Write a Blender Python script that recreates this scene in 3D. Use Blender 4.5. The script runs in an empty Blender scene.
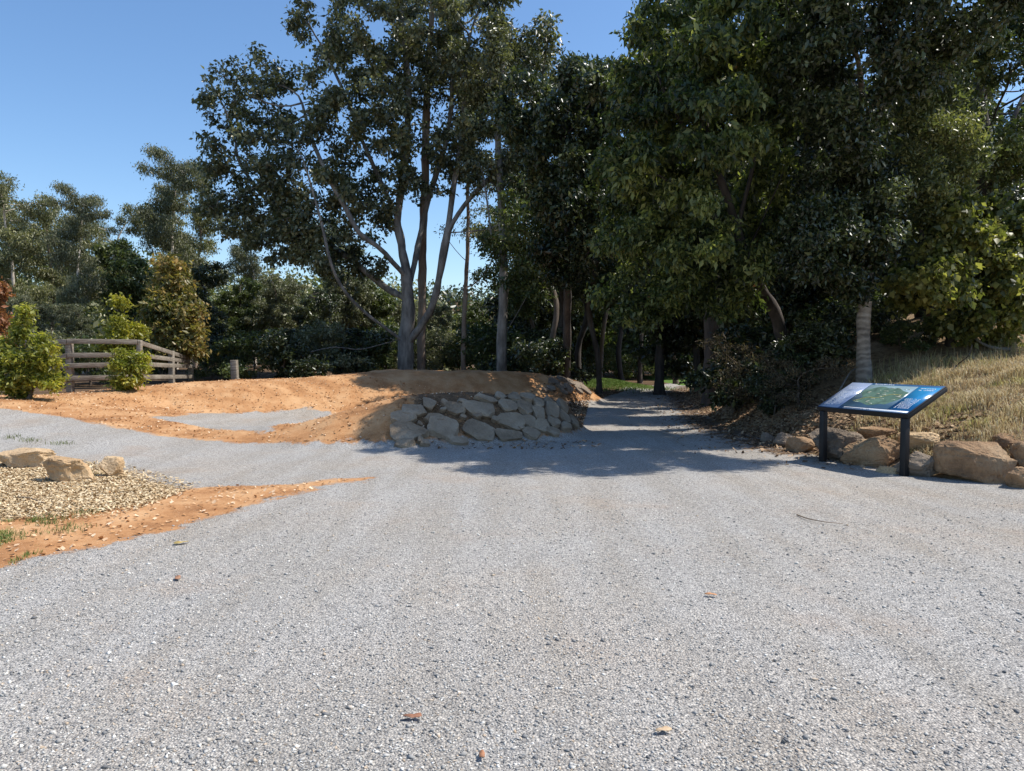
import bpy, math, random, time
import numpy as np
from mathutils import Vector, noise as mnoise
T0 = time.time()
scene = bpy.context.scene
COL = scene.collection
# ------------------------------------------------------------------ camera, world, sun, exposure
W, H, F = 1024.0, 771.0, 759.0
CAMZ, PITCH = 1.6, math.atan(30.5/759.0)
cam_d = bpy.data.cameras.new("camera"); cam = bpy.data.objects.new("camera", cam_d); COL.objects.link(cam)
cam.location = (0, 0, CAMZ); cam.rotation_euler = (math.pi/2-PITCH, 0, 0)
cam_d.sensor_width = 36; cam_d.lens = F/W*36; cam_d.clip_end = 4000; cam_d.clip_start = .05
scene.camera = cam
SUN_EL, SUN_AZ = math.radians(57), math.radians(84)     # azimuth clockwise from +Y (forward)
world = bpy.data.worlds.new("World"); scene.world = world; world.use_nodes = True
wn = world.node_tree; wn.nodes.clear()
sky = wn.nodes.new("ShaderNodeTexSky"); sky.sky_type = 'NISHITA'; sky.sun_disc = False
sky.sun_elevation = SUN_EL; sky.sun_rotation = SUN_AZ
sky.air_density = 1.0; sky.dust_density = 0.7; sky.ozone_density = 3.0; sky.altitude = 200
bg = wn.nodes.new("ShaderNodeBackground"); bg.inputs[1].default_value = 0.15
wo = wn.nodes.new("ShaderNodeOutputWorld")
hs = wn.nodes.new("ShaderNodeHueSaturation"); hs.inputs['Saturation'].default_value = 1.12
wn.links.new(sky.outputs[0], hs.inputs['Color']); wn.links.new(hs.outputs[0], bg.inputs[0]); wn.links.new(bg.outputs[0], wo.inputs[0])
sd = bpy.data.lights.new("sun", 'SUN'); so = bpy.data.objects.new("sun", sd); COL.objects.link(so)
sd.energy = 4.6; sd.angle = math.radians(.53); sd.color = (1, .95, .88)
sdir = Vector((math.sin(SUN_AZ)*math.cos(SUN_EL), math.cos(SUN_AZ)*math.cos(SUN_EL), math.sin(SUN_EL)))
so.rotation_euler = sdir.to_track_quat('Z', 'Y').to_euler(); so.location = (20, 0, 30)
vs = scene.view_settings; vs.view_transform = 'Standard'; vs.look = 'None'; vs.exposure = 0.34; vs.gamma = 1.0
vs.use_curve_mapping = False
scene.render.engine = 'CYCLES'
cy = scene.cycles; cy.max_bounces = 6; cy.diffuse_bounces = 3; cy.glossy_bounces = 2; cy.transmission_bounces = 3
cy.transparent_max_bounces = 4; cy.use_denoising = True; cy.caustics_reflective = False; cy.caustics_refractive = False
try: cy.denoiser = 'OPENIMAGEDENOISE'; cy.denoising_prefilter = 'ACCURATE'
except Exception: pass

rng = np.random.default_rng(11)
# ------------------------------------------------------------------ helpers
def ray(px, py):
    a = (px-512)/F; b = (385.5-py)/F; c, s = math.cos(PITCH), math.sin(PITCH)
    return np.array([a, c+b*s, -s+b*c])
def P(px, py, Y):
    r = ray(px, py); r = r*(Y/r[1]); return np.array([r[0], Y, CAMZ+r[2]])
def sstep(t): t = np.clip(t, 0, 1); return t*t*(3-2*t)
def _hash(ix, iy, seed):
    n = (ix.astype(np.int64)*374761393 + iy.astype(np.int64)*668265263 + seed*1442695041) & 0xffffffff
    n = ((n ^ (n >> 13))*1274126177) & 0xffffffff
    return ((n ^ (n >> 16)) & 0xffff)/65535.0
def vnoise(x, y, seed=0):
    x = np.asarray(x, float); y = np.asarray(y, float)
    ix, iy = np.floor(x), np.floor(y); fx, fy = x-ix, y-iy
    fx = fx*fx*(3-2*fx); fy = fy*fy*(3-2*fy)
    a = _hash(ix, iy, seed); b = _hash(ix+1, iy, seed); c = _hash(ix, iy+1, seed); d = _hash(ix+1, iy+1, seed)
    return (a*(1-fx)+b*fx)*(1-fy)+(c*(1-fx)+d*fx)*fy-.5
def fbm(x, y, seed=0, o=4):
    s = 0; a = 1
    for i in range(o): s = s+a*vnoise(np.asarray(x)*2**i, np.asarray(y)*2**i, seed+i); a *= .5
    return s
def tag(o, label=None, cat=None, group=None, kind=None):
    if label: o['label'] = label
    if cat: o['category'] = cat
    if group: o['group'] = group
    if kind: o['kind'] = kind
    return o
def empty(name, loc=(0, 0, 0)):
    o = bpy.data.objects.new(name, None); COL.objects.link(o); o.location = loc; o.empty_display_size = .1; return o
def mesh_np(name, V, faces, mat, parent=None, smooth=False, loc=None):
    """faces: int array (N,k) or a list of such arrays"""
    if not isinstance(faces, list): faces = [faces]
    faces = [np.asarray(f, np.int32) for f in faces if len(f)]
    me = bpy.data.meshes.new(name)
    V = np.asarray(V, np.float32)
    me.vertices.add(len(V)); me.vertices.foreach_set('co', V.ravel())
    loops = np.concatenate([f.ravel() for f in faces]); tot = np.concatenate([np.full(len(f), f.shape[1], np.int32) for f in faces])
    st = np.concatenate([[0], np.cumsum(tot)[:-1]]).astype(np.int32)
    me.loops.add(len(loops)); me.loops.foreach_set('vertex_index', loops)
    me.polygons.add(len(tot)); me.polygons.foreach_set('loop_start', st); me.polygons.foreach_set('loop_total', tot)
    if smooth: me.polygons.foreach_set('use_smooth', np.ones(len(tot), bool))
    me.update(calc_edges=True); me.validate()
    if mat: me.materials.append(mat)
    o = bpy.data.objects.new(name, me); COL.objects.link(o)
    if parent: o.parent = parent
    if loc is not None: o.location = loc
    return o
class MB:
    def __init__(s): s.v = []; s.f = []
    def box(s, c, size, axes=None):
        ax = axes if axes is not None else np.eye(3); i = len(s.v)
        for dz in (-.5, .5):
            for dx, dy in ((-.5, -.5), (.5, -.5), (.5, .5), (-.5, .5)):
                s.v.append(tuple(np.asarray(c)+ax[0]*dx*size[0]+ax[1]*dy*size[1]+ax[2]*dz*size[2]))
        for q in ((0, 3, 2, 1), (4, 5, 6, 7), (0, 1, 5, 4), (1, 2, 6, 5), (2, 3, 7, 6), (3, 0, 4, 7)): s.f.append([i+k for k in q])
    def build(s, name, mat, parent=None, bevel=0):
        o = mesh_np(name, s.v, np.array(s.f), mat, parent)
        if bevel:
            m = o.modifiers.new('bevel', 'BEVEL'); m.width = bevel; m.segments = 2; m.limit_method = 'ANGLE'
        return o
# ------------------------------------------------------------------ materials
def newmat(name):
    m = bpy.data.materials.new(name); m.use_nodes = True; nt = m.node_tree
    for n in list(nt.nodes): nt.nodes.remove(n)
    out = nt.nodes.new('ShaderNodeOutputMaterial'); b = nt.nodes.new('ShaderNodeBsdfPrincipled')
    nt.links.new(b.outputs[0], out.inputs[0])
    return m, nt, b, out
def N(nt, t, **kw):
    n = nt.nodes.new(t)
    for k, v in kw.items(): setattr(n, k, v)
    return n
def ramp(nt, fac, stops, interp='LINEAR'):
    r = N(nt, 'ShaderNodeValToRGB'); r.color_ramp.interpolation = interp; el = r.color_ramp.elements
    while len(el) > 1: el.remove(el[0])
    el[0].position = stops[0][0]; el[0].color = (*stops[0][1], 1)
    for p, c in stops[1:]:
        e = el.new(p); e.color = (*c, 1)
    nt.links.new(fac, r.inputs[0]); return r.outputs[0]
def tnoise(nt, co, scale, detail=4, rough=.55, off=None):
    n = N(nt, 'ShaderNodeTexNoise'); n.inputs['Scale'].default_value = scale; n.inputs['Detail'].default_value = detail
    n.inputs['Roughness'].default_value = rough
    nt.links.new(co, n.inputs['Vector']); return n.outputs['Fac']
def tvor(nt, co, scale, feature='F1'):
    n = N(nt, 'ShaderNodeTexVoronoi', feature=feature); n.inputs['Scale'].default_value = scale
    nt.links.new(co, n.inputs['Vector']); return n
def mix(nt, fac, a, b, bt='MIX'):
    m = N(nt, 'ShaderNodeMix', data_type='RGBA', blend_type=bt)
    for s, v in ((m.inputs[0], fac), (m.inputs[6], a), (m.inputs[7], b)):
        if isinstance(v, bpy.types.NodeSocket): nt.links.new(v, s)
        elif isinstance(v, (int, float)): s.default_value = v if s == m.inputs[0] else (v, v, v, 1)
        else: s.default_value = (*v, 1)
    return m.outputs[2]
def mth(nt, op, a, b=None, c=None, clamp=False):
    m = N(nt, 'ShaderNodeMath', operation=op, use_clamp=clamp)
    for i, v in enumerate((a, b, c)):
        if v is None: continue
        if isinstance(v, bpy.types.NodeSocket): nt.links.new(v, m.inputs[i])
        else: m.inputs[i].default_value = v
    return m.outputs[0]
def bump(nt, h, b, strength=.5, dist=.02):
    n = N(nt, 'ShaderNodeBump'); n.inputs['Strength'].default_value = strength; n.inputs['Distance'].default_value = dist
    nt.links.new(h, n.inputs['Height']); nt.links.new(n.outputs[0], b.inputs['Normal'])
def island(nt): return N(nt, 'ShaderNodeNewGeometry').outputs['Random Per Island']
def coords(nt, kind='Object'): return N(nt, 'ShaderNodeTexCoord').outputs[kind]

def leaf_mat(name, stops, rough=.42, trans=.35, tcol=1.5, nscale=.6, accent=None, spec=.5):
    m, nt, b, out = newmat(name)
    r = island(nt); co = coords(nt)
    n = tnoise(nt, co, nscale, 3)
    f = mth(nt, 'ADD', mth(nt, 'MULTIPLY', r, .55), mth(nt, 'MULTIPLY', mth(nt, 'SUBTRACT', n, .28), 1.05), clamp=True)
    c = ramp(nt, f, stops)
    if accent:
        q = mth(nt, 'GREATER_THAN', mth(nt, 'ADD', mth(nt, 'FRACT', mth(nt, 'MULTIPLY', r, 37.7)), mth(nt, 'MULTIPLY', tnoise(nt, co, 1.3, 2), .5)), accent[1])
        c = mix(nt, q, c, accent[0])
    nt.links.new(c, b.inputs['Base Color']); b.inputs['Roughness'].default_value = rough
    b.inputs['Specular IOR Level'].default_value = spec
    t = N(nt, 'ShaderNodeBsdfTranslucent')
    tc = mix(nt, 1.0, c, (tcol*1.05, tcol*1.15, tcol*.55), 'MULTIPLY'); nt.links.new(tc, t.inputs[0])
    mx = N(nt, 'ShaderNodeMixShader'); mx.inputs[0].default_value = trans
    nt.links.new(b.outputs[0], mx.inputs[1]); nt.links.new(t.outputs[0], mx.inputs[2]); nt.links.new(mx.outputs[0], out.inputs[0])
    return m
def bark_mat(name, stops, stretch=(1, 1, .25), scale=6, rings=False, bs=.5):
    m, nt, b, out = newmat(name); co = coords(nt)
    mp = N(nt, 'ShaderNodeMapping'); mp.inputs['Scale'].default_value = stretch; nt.links.new(co, mp.inputs[0])
    n = tnoise(nt, mp.outputs[0], scale, 6, .65); n2 = tnoise(nt, co, 1.3, 3)
    f = mth(nt, 'ADD', mth(nt, 'MULTIPLY', n, .7), mth(nt, 'MULTIPLY', n2, .4), clamp=True)
    if rings:
        w = N(nt, 'ShaderNodeTexWave', bands_direction='Z'); w.inputs['Scale'].default_value = 2.6; w.inputs['Distortion'].default_value = 9
        w.inputs['Detail'].default_value = 3; nt.links.new(co, w.inputs[0])
        f = mth(nt, 'ADD', mth(nt, 'MULTIPLY', f, .85), mth(nt, 'MULTIPLY', w.outputs['Fac'], .16))
    nt.links.new(ramp(nt, f, stops), b.inputs['Base Color']); b.inputs['Roughness'].default_value = .9
    bump(nt, f, b, bs, .03); return m
def stone_mat(name, stops, scale=2.2, dirt=None):
    m, nt, b, out = newmat(name); co = coords(nt, 'Object')
    oi = N(nt, 'ShaderNodeObjectInfo'); ad = N(nt, 'ShaderNodeVectorMath', operation='ADD')
    sc = N(nt, 'ShaderNodeVectorMath', operation='SCALE'); sc.inputs[3].default_value = 13.
    cmb = N(nt, 'ShaderNodeCombineXYZ'); nt.links.new(oi.outputs['Random'], cmb.inputs[0]); nt.links.new(oi.outputs['Random'], cmb.inputs[1])
    nt.links.new(cmb.outputs[0], sc.inputs[0]); nt.links.new(co, ad.inputs[0]); nt.links.new(sc.outputs[0], ad.inputs[1])
    v = ad.outputs[0]
    a = tnoise(nt, v, scale, 6, .6); c = tnoise(nt, v, scale*11, 5, .7); bands = tnoise(nt, v, 30, 3)
    f = mth(nt, 'ADD', mth(nt, 'MULTIPLY', a, .75), mth(nt, 'MULTIPLY', c, .3), clamp=True)
    col = ramp(nt, f, stops)
    col = mix(nt, mth(nt, 'MULTIPLY', oi.outputs['Random'], .35), col, stops[-1][1])
    spots = mth(nt, 'LESS_THAN', tvor(nt, v, 26).outputs['Distance'], .16)
    col = mix(nt, mth(nt, 'MULTIPLY', spots, .35), col, (.07, .05, .04))
    nt.links.new(col, b.inputs['Base Color']); b.inputs['Roughness'].default_value = .92; b.inputs['Specular IOR Level'].default_value = .25
    bump(nt, mth(nt, 'ADD', a, mth(nt, 'MULTIPLY', c, .6)), b, 1.0, .07); return m
def plain(name, col, rough=.6, spec=.5, metal=0, var=.12, nsc=12):
    m, nt, b, out = newmat(name); co = coords(nt)
    n = tnoise(nt, co, nsc, 4)
    c = ramp(nt, n, [(.3, tuple(x*(1-var) for x in col)), (.7, tuple(min(1, x*(1+var)) for x in col))])
    nt.links.new(c, b.inputs['Base Color']); b.inputs['Roughness'].default_value = rough
    b.inputs['Specular IOR Level'].default_value = spec; b.inputs['Metallic'].default_value = metal
    return m
def island_mat(name, stops, rough=.85, spec=.3, trans=0):
    m, nt, b, out = newmat(name); r = island(nt); c = ramp(nt, r, stops)
    nt.links.new(c, b.inputs['Base Color']); b.inputs['Roughness'].default_value = rough; b.inputs['Specular IOR Level'].default_value = spec
    if trans:
        t = N(nt, 'ShaderNodeBsdfTranslucent'); nt.links.new(c, t.inputs[0]); mx = N(nt, 'ShaderNodeMixShader'); mx.inputs[0].default_value = trans
        nt.links.new(b.outputs[0], mx.inputs[1]); nt.links.new(t.outputs[0], mx.inputs[2]); nt.links.new(mx.outputs[0], out.inputs[0])
    return m

# ground: one node group of gravel / dirt / mulch / bank soil / forest litter / lawn mixed by attributes
def ground_material():
    m, nt, b, out = newmat('ground_surface'); co = coords(nt, 'Object')
    def att(n): a = N(nt, 'ShaderNodeAttribute'); a.attribute_name = n; return a.outputs['Fac']
    # gravel
    v = tvor(nt, co, 76); v2 = tvor(nt, co, 150)
    sep = N(nt, 'ShaderNodeSeparateColor'); nt.links.new(v.outputs['Color'], sep.inputs[0])
    sep2 = N(nt, 'ShaderNodeSeparateColor'); nt.links.new(v2.outputs['Color'], sep2.inputs[0])
    tone = mth(nt, 'ADD', mth(nt, 'MULTIPLY', sep.outputs[0], .5), mth(nt, 'MULTIPLY', sep2.outputs[0], .5))
    g = ramp(nt, tone, [(.0, (.10, .095, .09)), (.22, (.26, .25, .235)), (.5, (.40, .38, .35)), (.78, (.53, .505, .46)), (1, (.74, .70, .63))])
    crack = mth(nt, 'MULTIPLY', mth(nt, 'GREATER_THAN', v.outputs['Distance'], .62), .35)
    g = mix(nt, crack, g, (.10, .10, .10))
    warm = tnoise(nt, co, .35, 5, .6)
    g = mix(nt, mth(nt, 'MULTIPLY', ramp(nt, warm, [(.45, (0, 0, 0)), (.68, (1, 1, 1))]), .35), g, mix(nt, 1.0, g, (1.10, .93, .74), 'MULTIPLY'))
    mp = N(nt, 'ShaderNodeMapping'); mp.inputs['Scale'].default_value = (1.6, .22, 1); mp.inputs['Rotation'].default_value = (0, 0, .30); nt.links.new(co, mp.inputs[0])
    trk = tnoise(nt, mp.outputs[0], 1.5, 4)
    g = mix(nt, mth(nt, 'MULTIPLY', ramp(nt, trk, [(.40, (0, 0, 0)), (.62, (1, 1, 1))]), .55), g, mix(nt, 1.0, g, (.80, .76, .70), 'MULTIPLY'))
    redsoil = ramp(nt, tnoise(nt, co, .7, 6, .65), [(.56, (0, 0, 0)), (.70, (1, 1, 1))])
    g = mix(nt, mth(nt, 'MULTIPLY', redsoil, .24), g, (.36, .26, .19))
    # dirt
    dn = tnoise(nt, co, 1.4, 6, .62); df = tnoise(nt, co, 38, 4, .7)
    d = ramp(nt, mth(nt, 'ADD', mth(nt, 'MULTIPLY', dn, .75), mth(nt, 'MULTIPLY', df, .25)), [(.34, (.25, .118, .050)), (.47, (.41, .208, .090)), (.62, (.54, .325, .165))])
    dsp = tvor(nt, co, 34); dpeb = mth(nt, 'LESS_THAN', dsp.outputs['Distance'], .17)
    d = mix(nt, mth(nt, 'MULTIPLY', dpeb, .45), d, (.66, .48, .30))
    # mulch / bank / litter / lawn
    mu = tvor(nt, co, 34); ms = N(nt, 'ShaderNodeSeparateColor'); nt.links.new(mu.outputs['Color'], ms.inputs[0])
    mul = ramp(nt, ms.outputs[0], [(0, (.24, .15, .075)), (.5, (.46, .34, .19)), (1, (.66, .53, .34))])
    bk = ramp(nt, tnoise(nt, co, 9, 6, .7), [(.3, (.13, .08, .045)), (.55, (.30, .21, .12)), (.75, (.46, .36, .20))])
    li = ramp(nt, tnoise(nt, co, 14, 6, .75), [(.3, (.05, .035, .022)), (.55, (.15, .095, .055)), (.75, (.30, .19, .11))])
    la = ramp(nt, tnoise(nt, co, 11, 5, .7), [(.3, (.05, .10, .02)), (.6, (.13, .22, .045)), (.8, (.20, .27, .07))])
    br = mth(nt, 'MULTIPLY', mth(nt, 'SUBTRACT', tnoise(nt, co, 4, 8, .78), .5), 1.9)
    c = g
    for nm, cc in (('dirt', d), ('mulch', mul), ('litter', li), ('bank', bk), ('lawn', la)):
        a = att(nm)
        e = mth(nt, 'MULTIPLY', mth(nt, 'SUBTRACT', 1, mth(nt, 'ABSOLUTE', mth(nt, 'MULTIPLY_ADD', a, 2, -1))), 2.0, clamp=True)
        k = mth(nt, 'ADD', a, mth(nt, 'MULTIPLY', br, e))
        k = ramp(nt, k, [(.38, (0, 0, 0)), (.62, (1, 1, 1))])
        if nm == 'dirt': kd = k
        c = mix(nt, k, c, cc)
    nt.links.new(c, b.inputs['Base Color']); b.inputs['Roughness'].default_value = .95; b.inputs['Specular IOR Level'].default_value = .15
    hb = mth(nt, 'ADD', mth(nt, 'MULTIPLY', mth(nt, 'SUBTRACT', 1, v.outputs['Distance']), mth(nt, 'MULTIPLY_ADD', kd, -.85, 1)), mth(nt, 'MULTIPLY', df, .55))
    hb = mth(nt, 'ADD', hb, mth(nt, 'MULTIPLY', tnoise(nt, co, 6, 4), 1.1))
    bump(nt, hb, b, .8, .014)
    return m
M = {}
M['ground'] = ground_material()
M['sand'] = stone_mat('sandstone', [(.3, (.08, .05, .032)), (.43, (.22, .125, .066)), (.55, (.36, .22, .12)), (.7, (.50, .36, .22))])
M['sand2'] = stone_mat('pale_sandstone', [(.3, (.28, .17, .09)), (.48, (.55, .36, .19)), (.7, (.70, .53, .33))])
M['grey'] = stone_mat('grey_brown_stone', [(.3, (.08, .06, .045)), (.5, (.20, .155, .115)), (.7, (.36, .29, .22))])
M['pitch'] = stone_mat('pitching_stone', [(.3, (.13, .09, .06)), (.5, (.30, .225, .15)), (.7, (.46, .37, .27))])
M['bark_grey'] = bark_mat('grey_bark', [(.34, (.05, .043, .036)), (.5, (.155, .138, .118)), (.68, (.33, .30, .26))], scale=5, bs=.8)
M['bark_pale'] = bark_mat('pale_gum_bark', [(.3, (.24, .19, .14)), (.5, (.50, .43, .35)), (.7, (.66, .61, .53))])
M['bark_tan'] = bark_mat('tan_gum_bark', [(.3, (.10, .065, .045)), (.5, (.26, .18, .13)), (.7, (.40, .32, .25))])
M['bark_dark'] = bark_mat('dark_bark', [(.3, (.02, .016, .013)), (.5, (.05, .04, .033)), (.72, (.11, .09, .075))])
M['bark_brown'] = bark_mat('brown_bark', [(.3, (.04, .028, .02)), (.5, (.10, .075, .055)), (.72, (.20, .155, .12))])
M['bark_ring'] = bark_mat('ringed_pale_bark', [(.3, (.09, .075, .06)), (.5, (.25, .21, .17)), (.72, (.42, .37, .31))], (1, 1, 2.2), 5, True)
M['wood'] = bark_mat('weathered_timber', [(.32, (.065, .052, .04)), (.48, (.175, .145, .11)), (.66, (.34, .30, .24))], (.35, .35, 4), 12, bs=.4)
M['twig'] = plain('dry_twig', (.22, .16, .11), .9, .2)
G = lambda a, b_, c: [(.1, a), (.5, b_), (.9, c)]
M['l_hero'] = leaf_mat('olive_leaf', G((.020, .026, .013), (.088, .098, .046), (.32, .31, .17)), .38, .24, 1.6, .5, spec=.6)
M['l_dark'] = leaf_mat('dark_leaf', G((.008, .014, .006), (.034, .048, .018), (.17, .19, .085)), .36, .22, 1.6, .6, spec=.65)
M['l_droop'] = leaf_mat('hanging_green_leaf', G((.010, .018, .007), (.055, .078, .024), (.30, .31, .10)), .40, .36, 1.9, .5, ((.24, .11, .05), 1.32))
M['l_maple'] = leaf_mat('yellow_green_leaf', G((.03, .045, .014), (.12, .13, .038), (.36, .33, .11)), .45, .42, 1.8, .9, ((.45, .09, .04), 1.34))
M['l_feather'] = leaf_mat('grey_green_leaf', G((.05, .065, .028), (.14, .16, .07), (.30, .29, .12)), .38, .34, 1.5, .9)
M['l_gum'] = leaf_mat('gum_leaf', G((.055, .064, .030), (.175, .182, .088), (.42, .40, .20)), .42, .28, 1.3, .4)
M['l_gum2'] = leaf_mat('grey_gum_leaf', G((.055, .062, .035), (.15, .16, .09), (.31, .30, .17)), .45, .28, 1.2, .4)
M['l_ochre'] = leaf_mat('ochre_green_leaf', G((.05, .08, .025), (.22, .19, .06), (.52, .33, .12)), .42, .34, 1.4, .55)
M['l_yellow'] = leaf_mat('yellow_leaf', G((.10, .12, .02), (.25, .25, .035), (.42, .36, .05)), .45, .35, 1.4, 1.3)
M['l_bush'] = leaf_mat('lime_leaf', G((.08, .11, .02), (.24, .25, .045), (.52, .46, .08)), .45, .40, 1.5, 1.1)
M['l_red'] = leaf_mat('rusty_leaf', G((.10, .06, .03), (.27, .12, .05), (.45, .19, .09)), .5, .3, 1.2, 1.2)
M['l_dry'] = leaf_mat('dry_brown_leaf', G((.02, .014, .009), (.08, .06, .035), (.24, .19, .11)), .6, .2, 1.2, 1.2, spec=.2)
M['l_mid'] = leaf_mat('mid_green_leaf', G((.026, .042, .016), (.075, .10, .034), (.18, .20, .07)), .38, .28, 1.5, .6)

# ------------------------------------------------------------------ terrain
def seg_ridge(x, y, pts):
    """pts rows: X,Y,Z,plateau,hw_south,hw_north -> distance based profile 0..1 and ridge z"""
    best = np.full(x.shape, 1e9); zz = np.zeros(x.shape); pr = np.zeros(x.shape)
    for a, b_ in zip(pts[:-1], pts[1:]):
        d = b_[:2]-a[:2]; L2 = d@d
        t = np.clip(((x-a[0])*d[0]+(y-a[1])*d[1])/L2, 0, 1)
        cx, cy_ = a[0]+t*d[0], a[1]+t*d[1]
        dist = np.hypot(x-cx, y-cy_)
        side = (d[0]*(y-cy_)-d[1]*(x-cx)) < 0     # south of ridge (ridge runs west to east)
        A = a[2:]*1.0; B = b_[2:]
        z = A[0]+t*(B[0]-A[0]); pl = A[1]+t*(B[1]-A[1])
        hw = np.where(side, A[2]+t*(B[2]-A[2]), A[3]+t*(B[3]-A[3]))
        p = 1-sstep((dist-pl)/np.maximum(hw-pl, .05))
        m = dist < best
        best = np.where(m, dist, best); zz = np.where(m, z, zz); pr = np.where(m, p, pr)
    return pr, zz
def RP(px, py, Y, pl, hs, hn): p = P(px, py, Y); return [p[0], p[1], p[2], pl, hs, hn]
NEAR = np.array([RP(-60, 396, 16.5, .2, 1.3, 1.5), RP(20, 402, 16, .15, 1.2, 1.4), RP(120, 413, 15.8, .1, 1.6, 1.3), RP(210, 428, 15, .1, 1.7, 1.0), RP(300, 424, 14.6, .05, 1.8, 1.0),
                 RP(350, 408, 14.3, .08, 1.7, 1.2), RP(400, 397, 14.3, .2, 1.55, 1.3), RP(450, 393, 14.7, .25, 1.4, 1.4), RP(518, 394, 15.3, .3, 1.5, 1.3), RP(538, 398, 16.0, .4, 1.15, 1.3)])
BACK = np.array([RP(-60, 396, 17, .2, 1.3, 1.5), RP(60, 397, 17.5, .2, 1.5, 2), RP(150, 386, 19.5, .2, 2.2, 2), RP(240, 380.5, 20.5, .3, 2.4, 2), RP(300, 379, 21.5, .3, 2.6, 2),
                 RP(350, 374, 22.5, .3, 3.2, 2.2), RP(400, 370.5, 23.5, .5, 3.6, 2.5), RP(480, 370, 24.2, .4, 3.0, 2.5), RP(535, 374, 25, .4, 2.4, 2.2), RP(560, 380, 25.6, .3, 1.8, 2)])
XE_Y = [-20, 2, 6, 8.9, 9.95, 11.2, 13.2, 18.7, 30, 40, 60, 120]; XE_X = [24, 9.5, 7.6, 6.35, 5.55, 5.0, 4.65, 4.95, 6.8, 9.5, 17, 40]
XL_Y = [16.5, 18, 24.3, 30, 37, 45, 60, 120]; XL_X = [1.3, 1.5, 2.25, 3.7, 6.2, 10, 17, 40]
def bank_d(x, y): return (x-np.interp(y, XE_Y, XE_X)-.22*fbm(x*.8, y*.8, 5, 2))*.88
def base_h(x, y):
    z = .62*sstep((-x-4.2)/7.5)*sstep((y-7.5)/8)
    z = z + .30*sstep((y-23)/12)*sstep((-x+2)/6)
    d = bank_d(x, y); far = sstep((y-14.5)/3.5)
    near = .42*sstep(d/.75)+.36*np.clip(d-.5, 0, 2.4)+.13*np.clip(d-2.9, 0, 12)
    fz = 1.55*sstep(d/1.9)+.30*np.clip(d-1.5, 0, 12)
    k = sstep((y-5)/3)
    z = z+np.where(d > 0, (near*(1-far)+fz*far)*k, 0)
    z = z+.42*np.exp(-(((x-4.2)/1.9)**2+((y-36)/2.2)**2))
    # distant hill
    hill = .60*(20*np.exp(-((x+30)/85)**2-((y-190)/40)**2)+ 25*np.exp(-((x-90)/80)**2-((y-210)/50)**2)+15*np.exp(-((x+150)/70)**2-((y-180)/50)**2))
    return z+hill*sstep((y-90)/60)
def height(x, y):
    x = np.asarray(x, float); y = np.asarray(y, float)
    b = base_h(x, y)
    p1, z1 = seg_ridge(x, y, NEAR); p2, z2 = seg_ridge(x, y, BACK)
    r = np.maximum(0, (z1-b))*p1; s = np.maximum(0, (z2-b))*p2
    k = 8.0
    m = np.log(np.exp(k*r)+np.exp(k*s)+1.0-0*r)/k-np.log(3)/k*np.exp(-6*(r+s))
    m = np.maximum(np.maximum(r, s), m-.03)
    n = .035*fbm(x*.45, y*.45, 3, 3)+(.06*fbm(x*1.3, y*1.3, 9, 3)+.028*fbm(x*4.5, y*4.5, 12, 3))*np.clip(m*2.5, 0, 1)+.05*fbm(x*1.6, y*1.6, 19, 3)*np.clip(bank_d(x, y), 0, 1)
    return b+m+n
def hz(x, y): return float(height(np.array([x]), np.array([y]))[0])
def ground_hit(px, py):
    r = ray(px, py); t = np.linspace(2, 70, 3400); X = r[0]*t; Y = r[1]*t; Z = CAMZ+r[2]*t
    h = height(X, Y); i = np.argmax(Z < h)
    if not (Z < h).any(): i = len(t)-1
    return np.array([X[i], Y[i], h[i]])
def poly(pix): return np.array([ground_hit(a, b_)[:2] for a, b_ in pix])
def poly_sd(x, y, pg):
    """signed distance, positive inside"""
    best = np.full(x.shape, 1e9); ins = np.zeros(x.shape, bool); n = len(pg)
    for i in range(n):
        a = pg[i]; b_ = pg[(i+1) % n]; d = b_-a
        t = np.clip(((x-a[0])*d[0]+(y-a[1])*d[1])/(d@d+1e-9), 0, 1)
        best = np.minimum(best, np.hypot(x-a[0]-t*d[0], y-a[1]-t*d[1]))
        c = ((a[1] > y) != (b_[1] > y))
        with np.errstate(divide='ignore', invalid='ignore'):
            xi = (b_[0]-a[0])*(y-a[1])/(b_[1]-a[1]+1e-12)+a[0]
        ins ^= c & (x < xi)
    return np.where(ins, best, -best)
PG_STRIP = poly([(405, 474), (330, 479), (240, 487), (170, 490), (100, 470), (60, 466), (-40, 458), (-200, 470), (-420, 700), (-140, 610), (0, 566), (70, 552), (130, 538), (200, 520), (260, 504), (330, 486)])
PG_MULCH = poly([(128, 478), (165, 490), (180, 494), (120, 508), (60, 514), (0, 520), (-120, 520), (-160, 470), (-60, 455), (20, 458), (90, 466)])
PG_INNER = poly([(160, 418), (190, 414), (260, 412), (330, 411), (345, 414), (300, 423), (270, 430), (225, 430), (190, 424)])
PG_TUFT = poly([(-60, 520), (40, 520), (60, 545), (10, 562), (-80, 600)])
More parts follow.
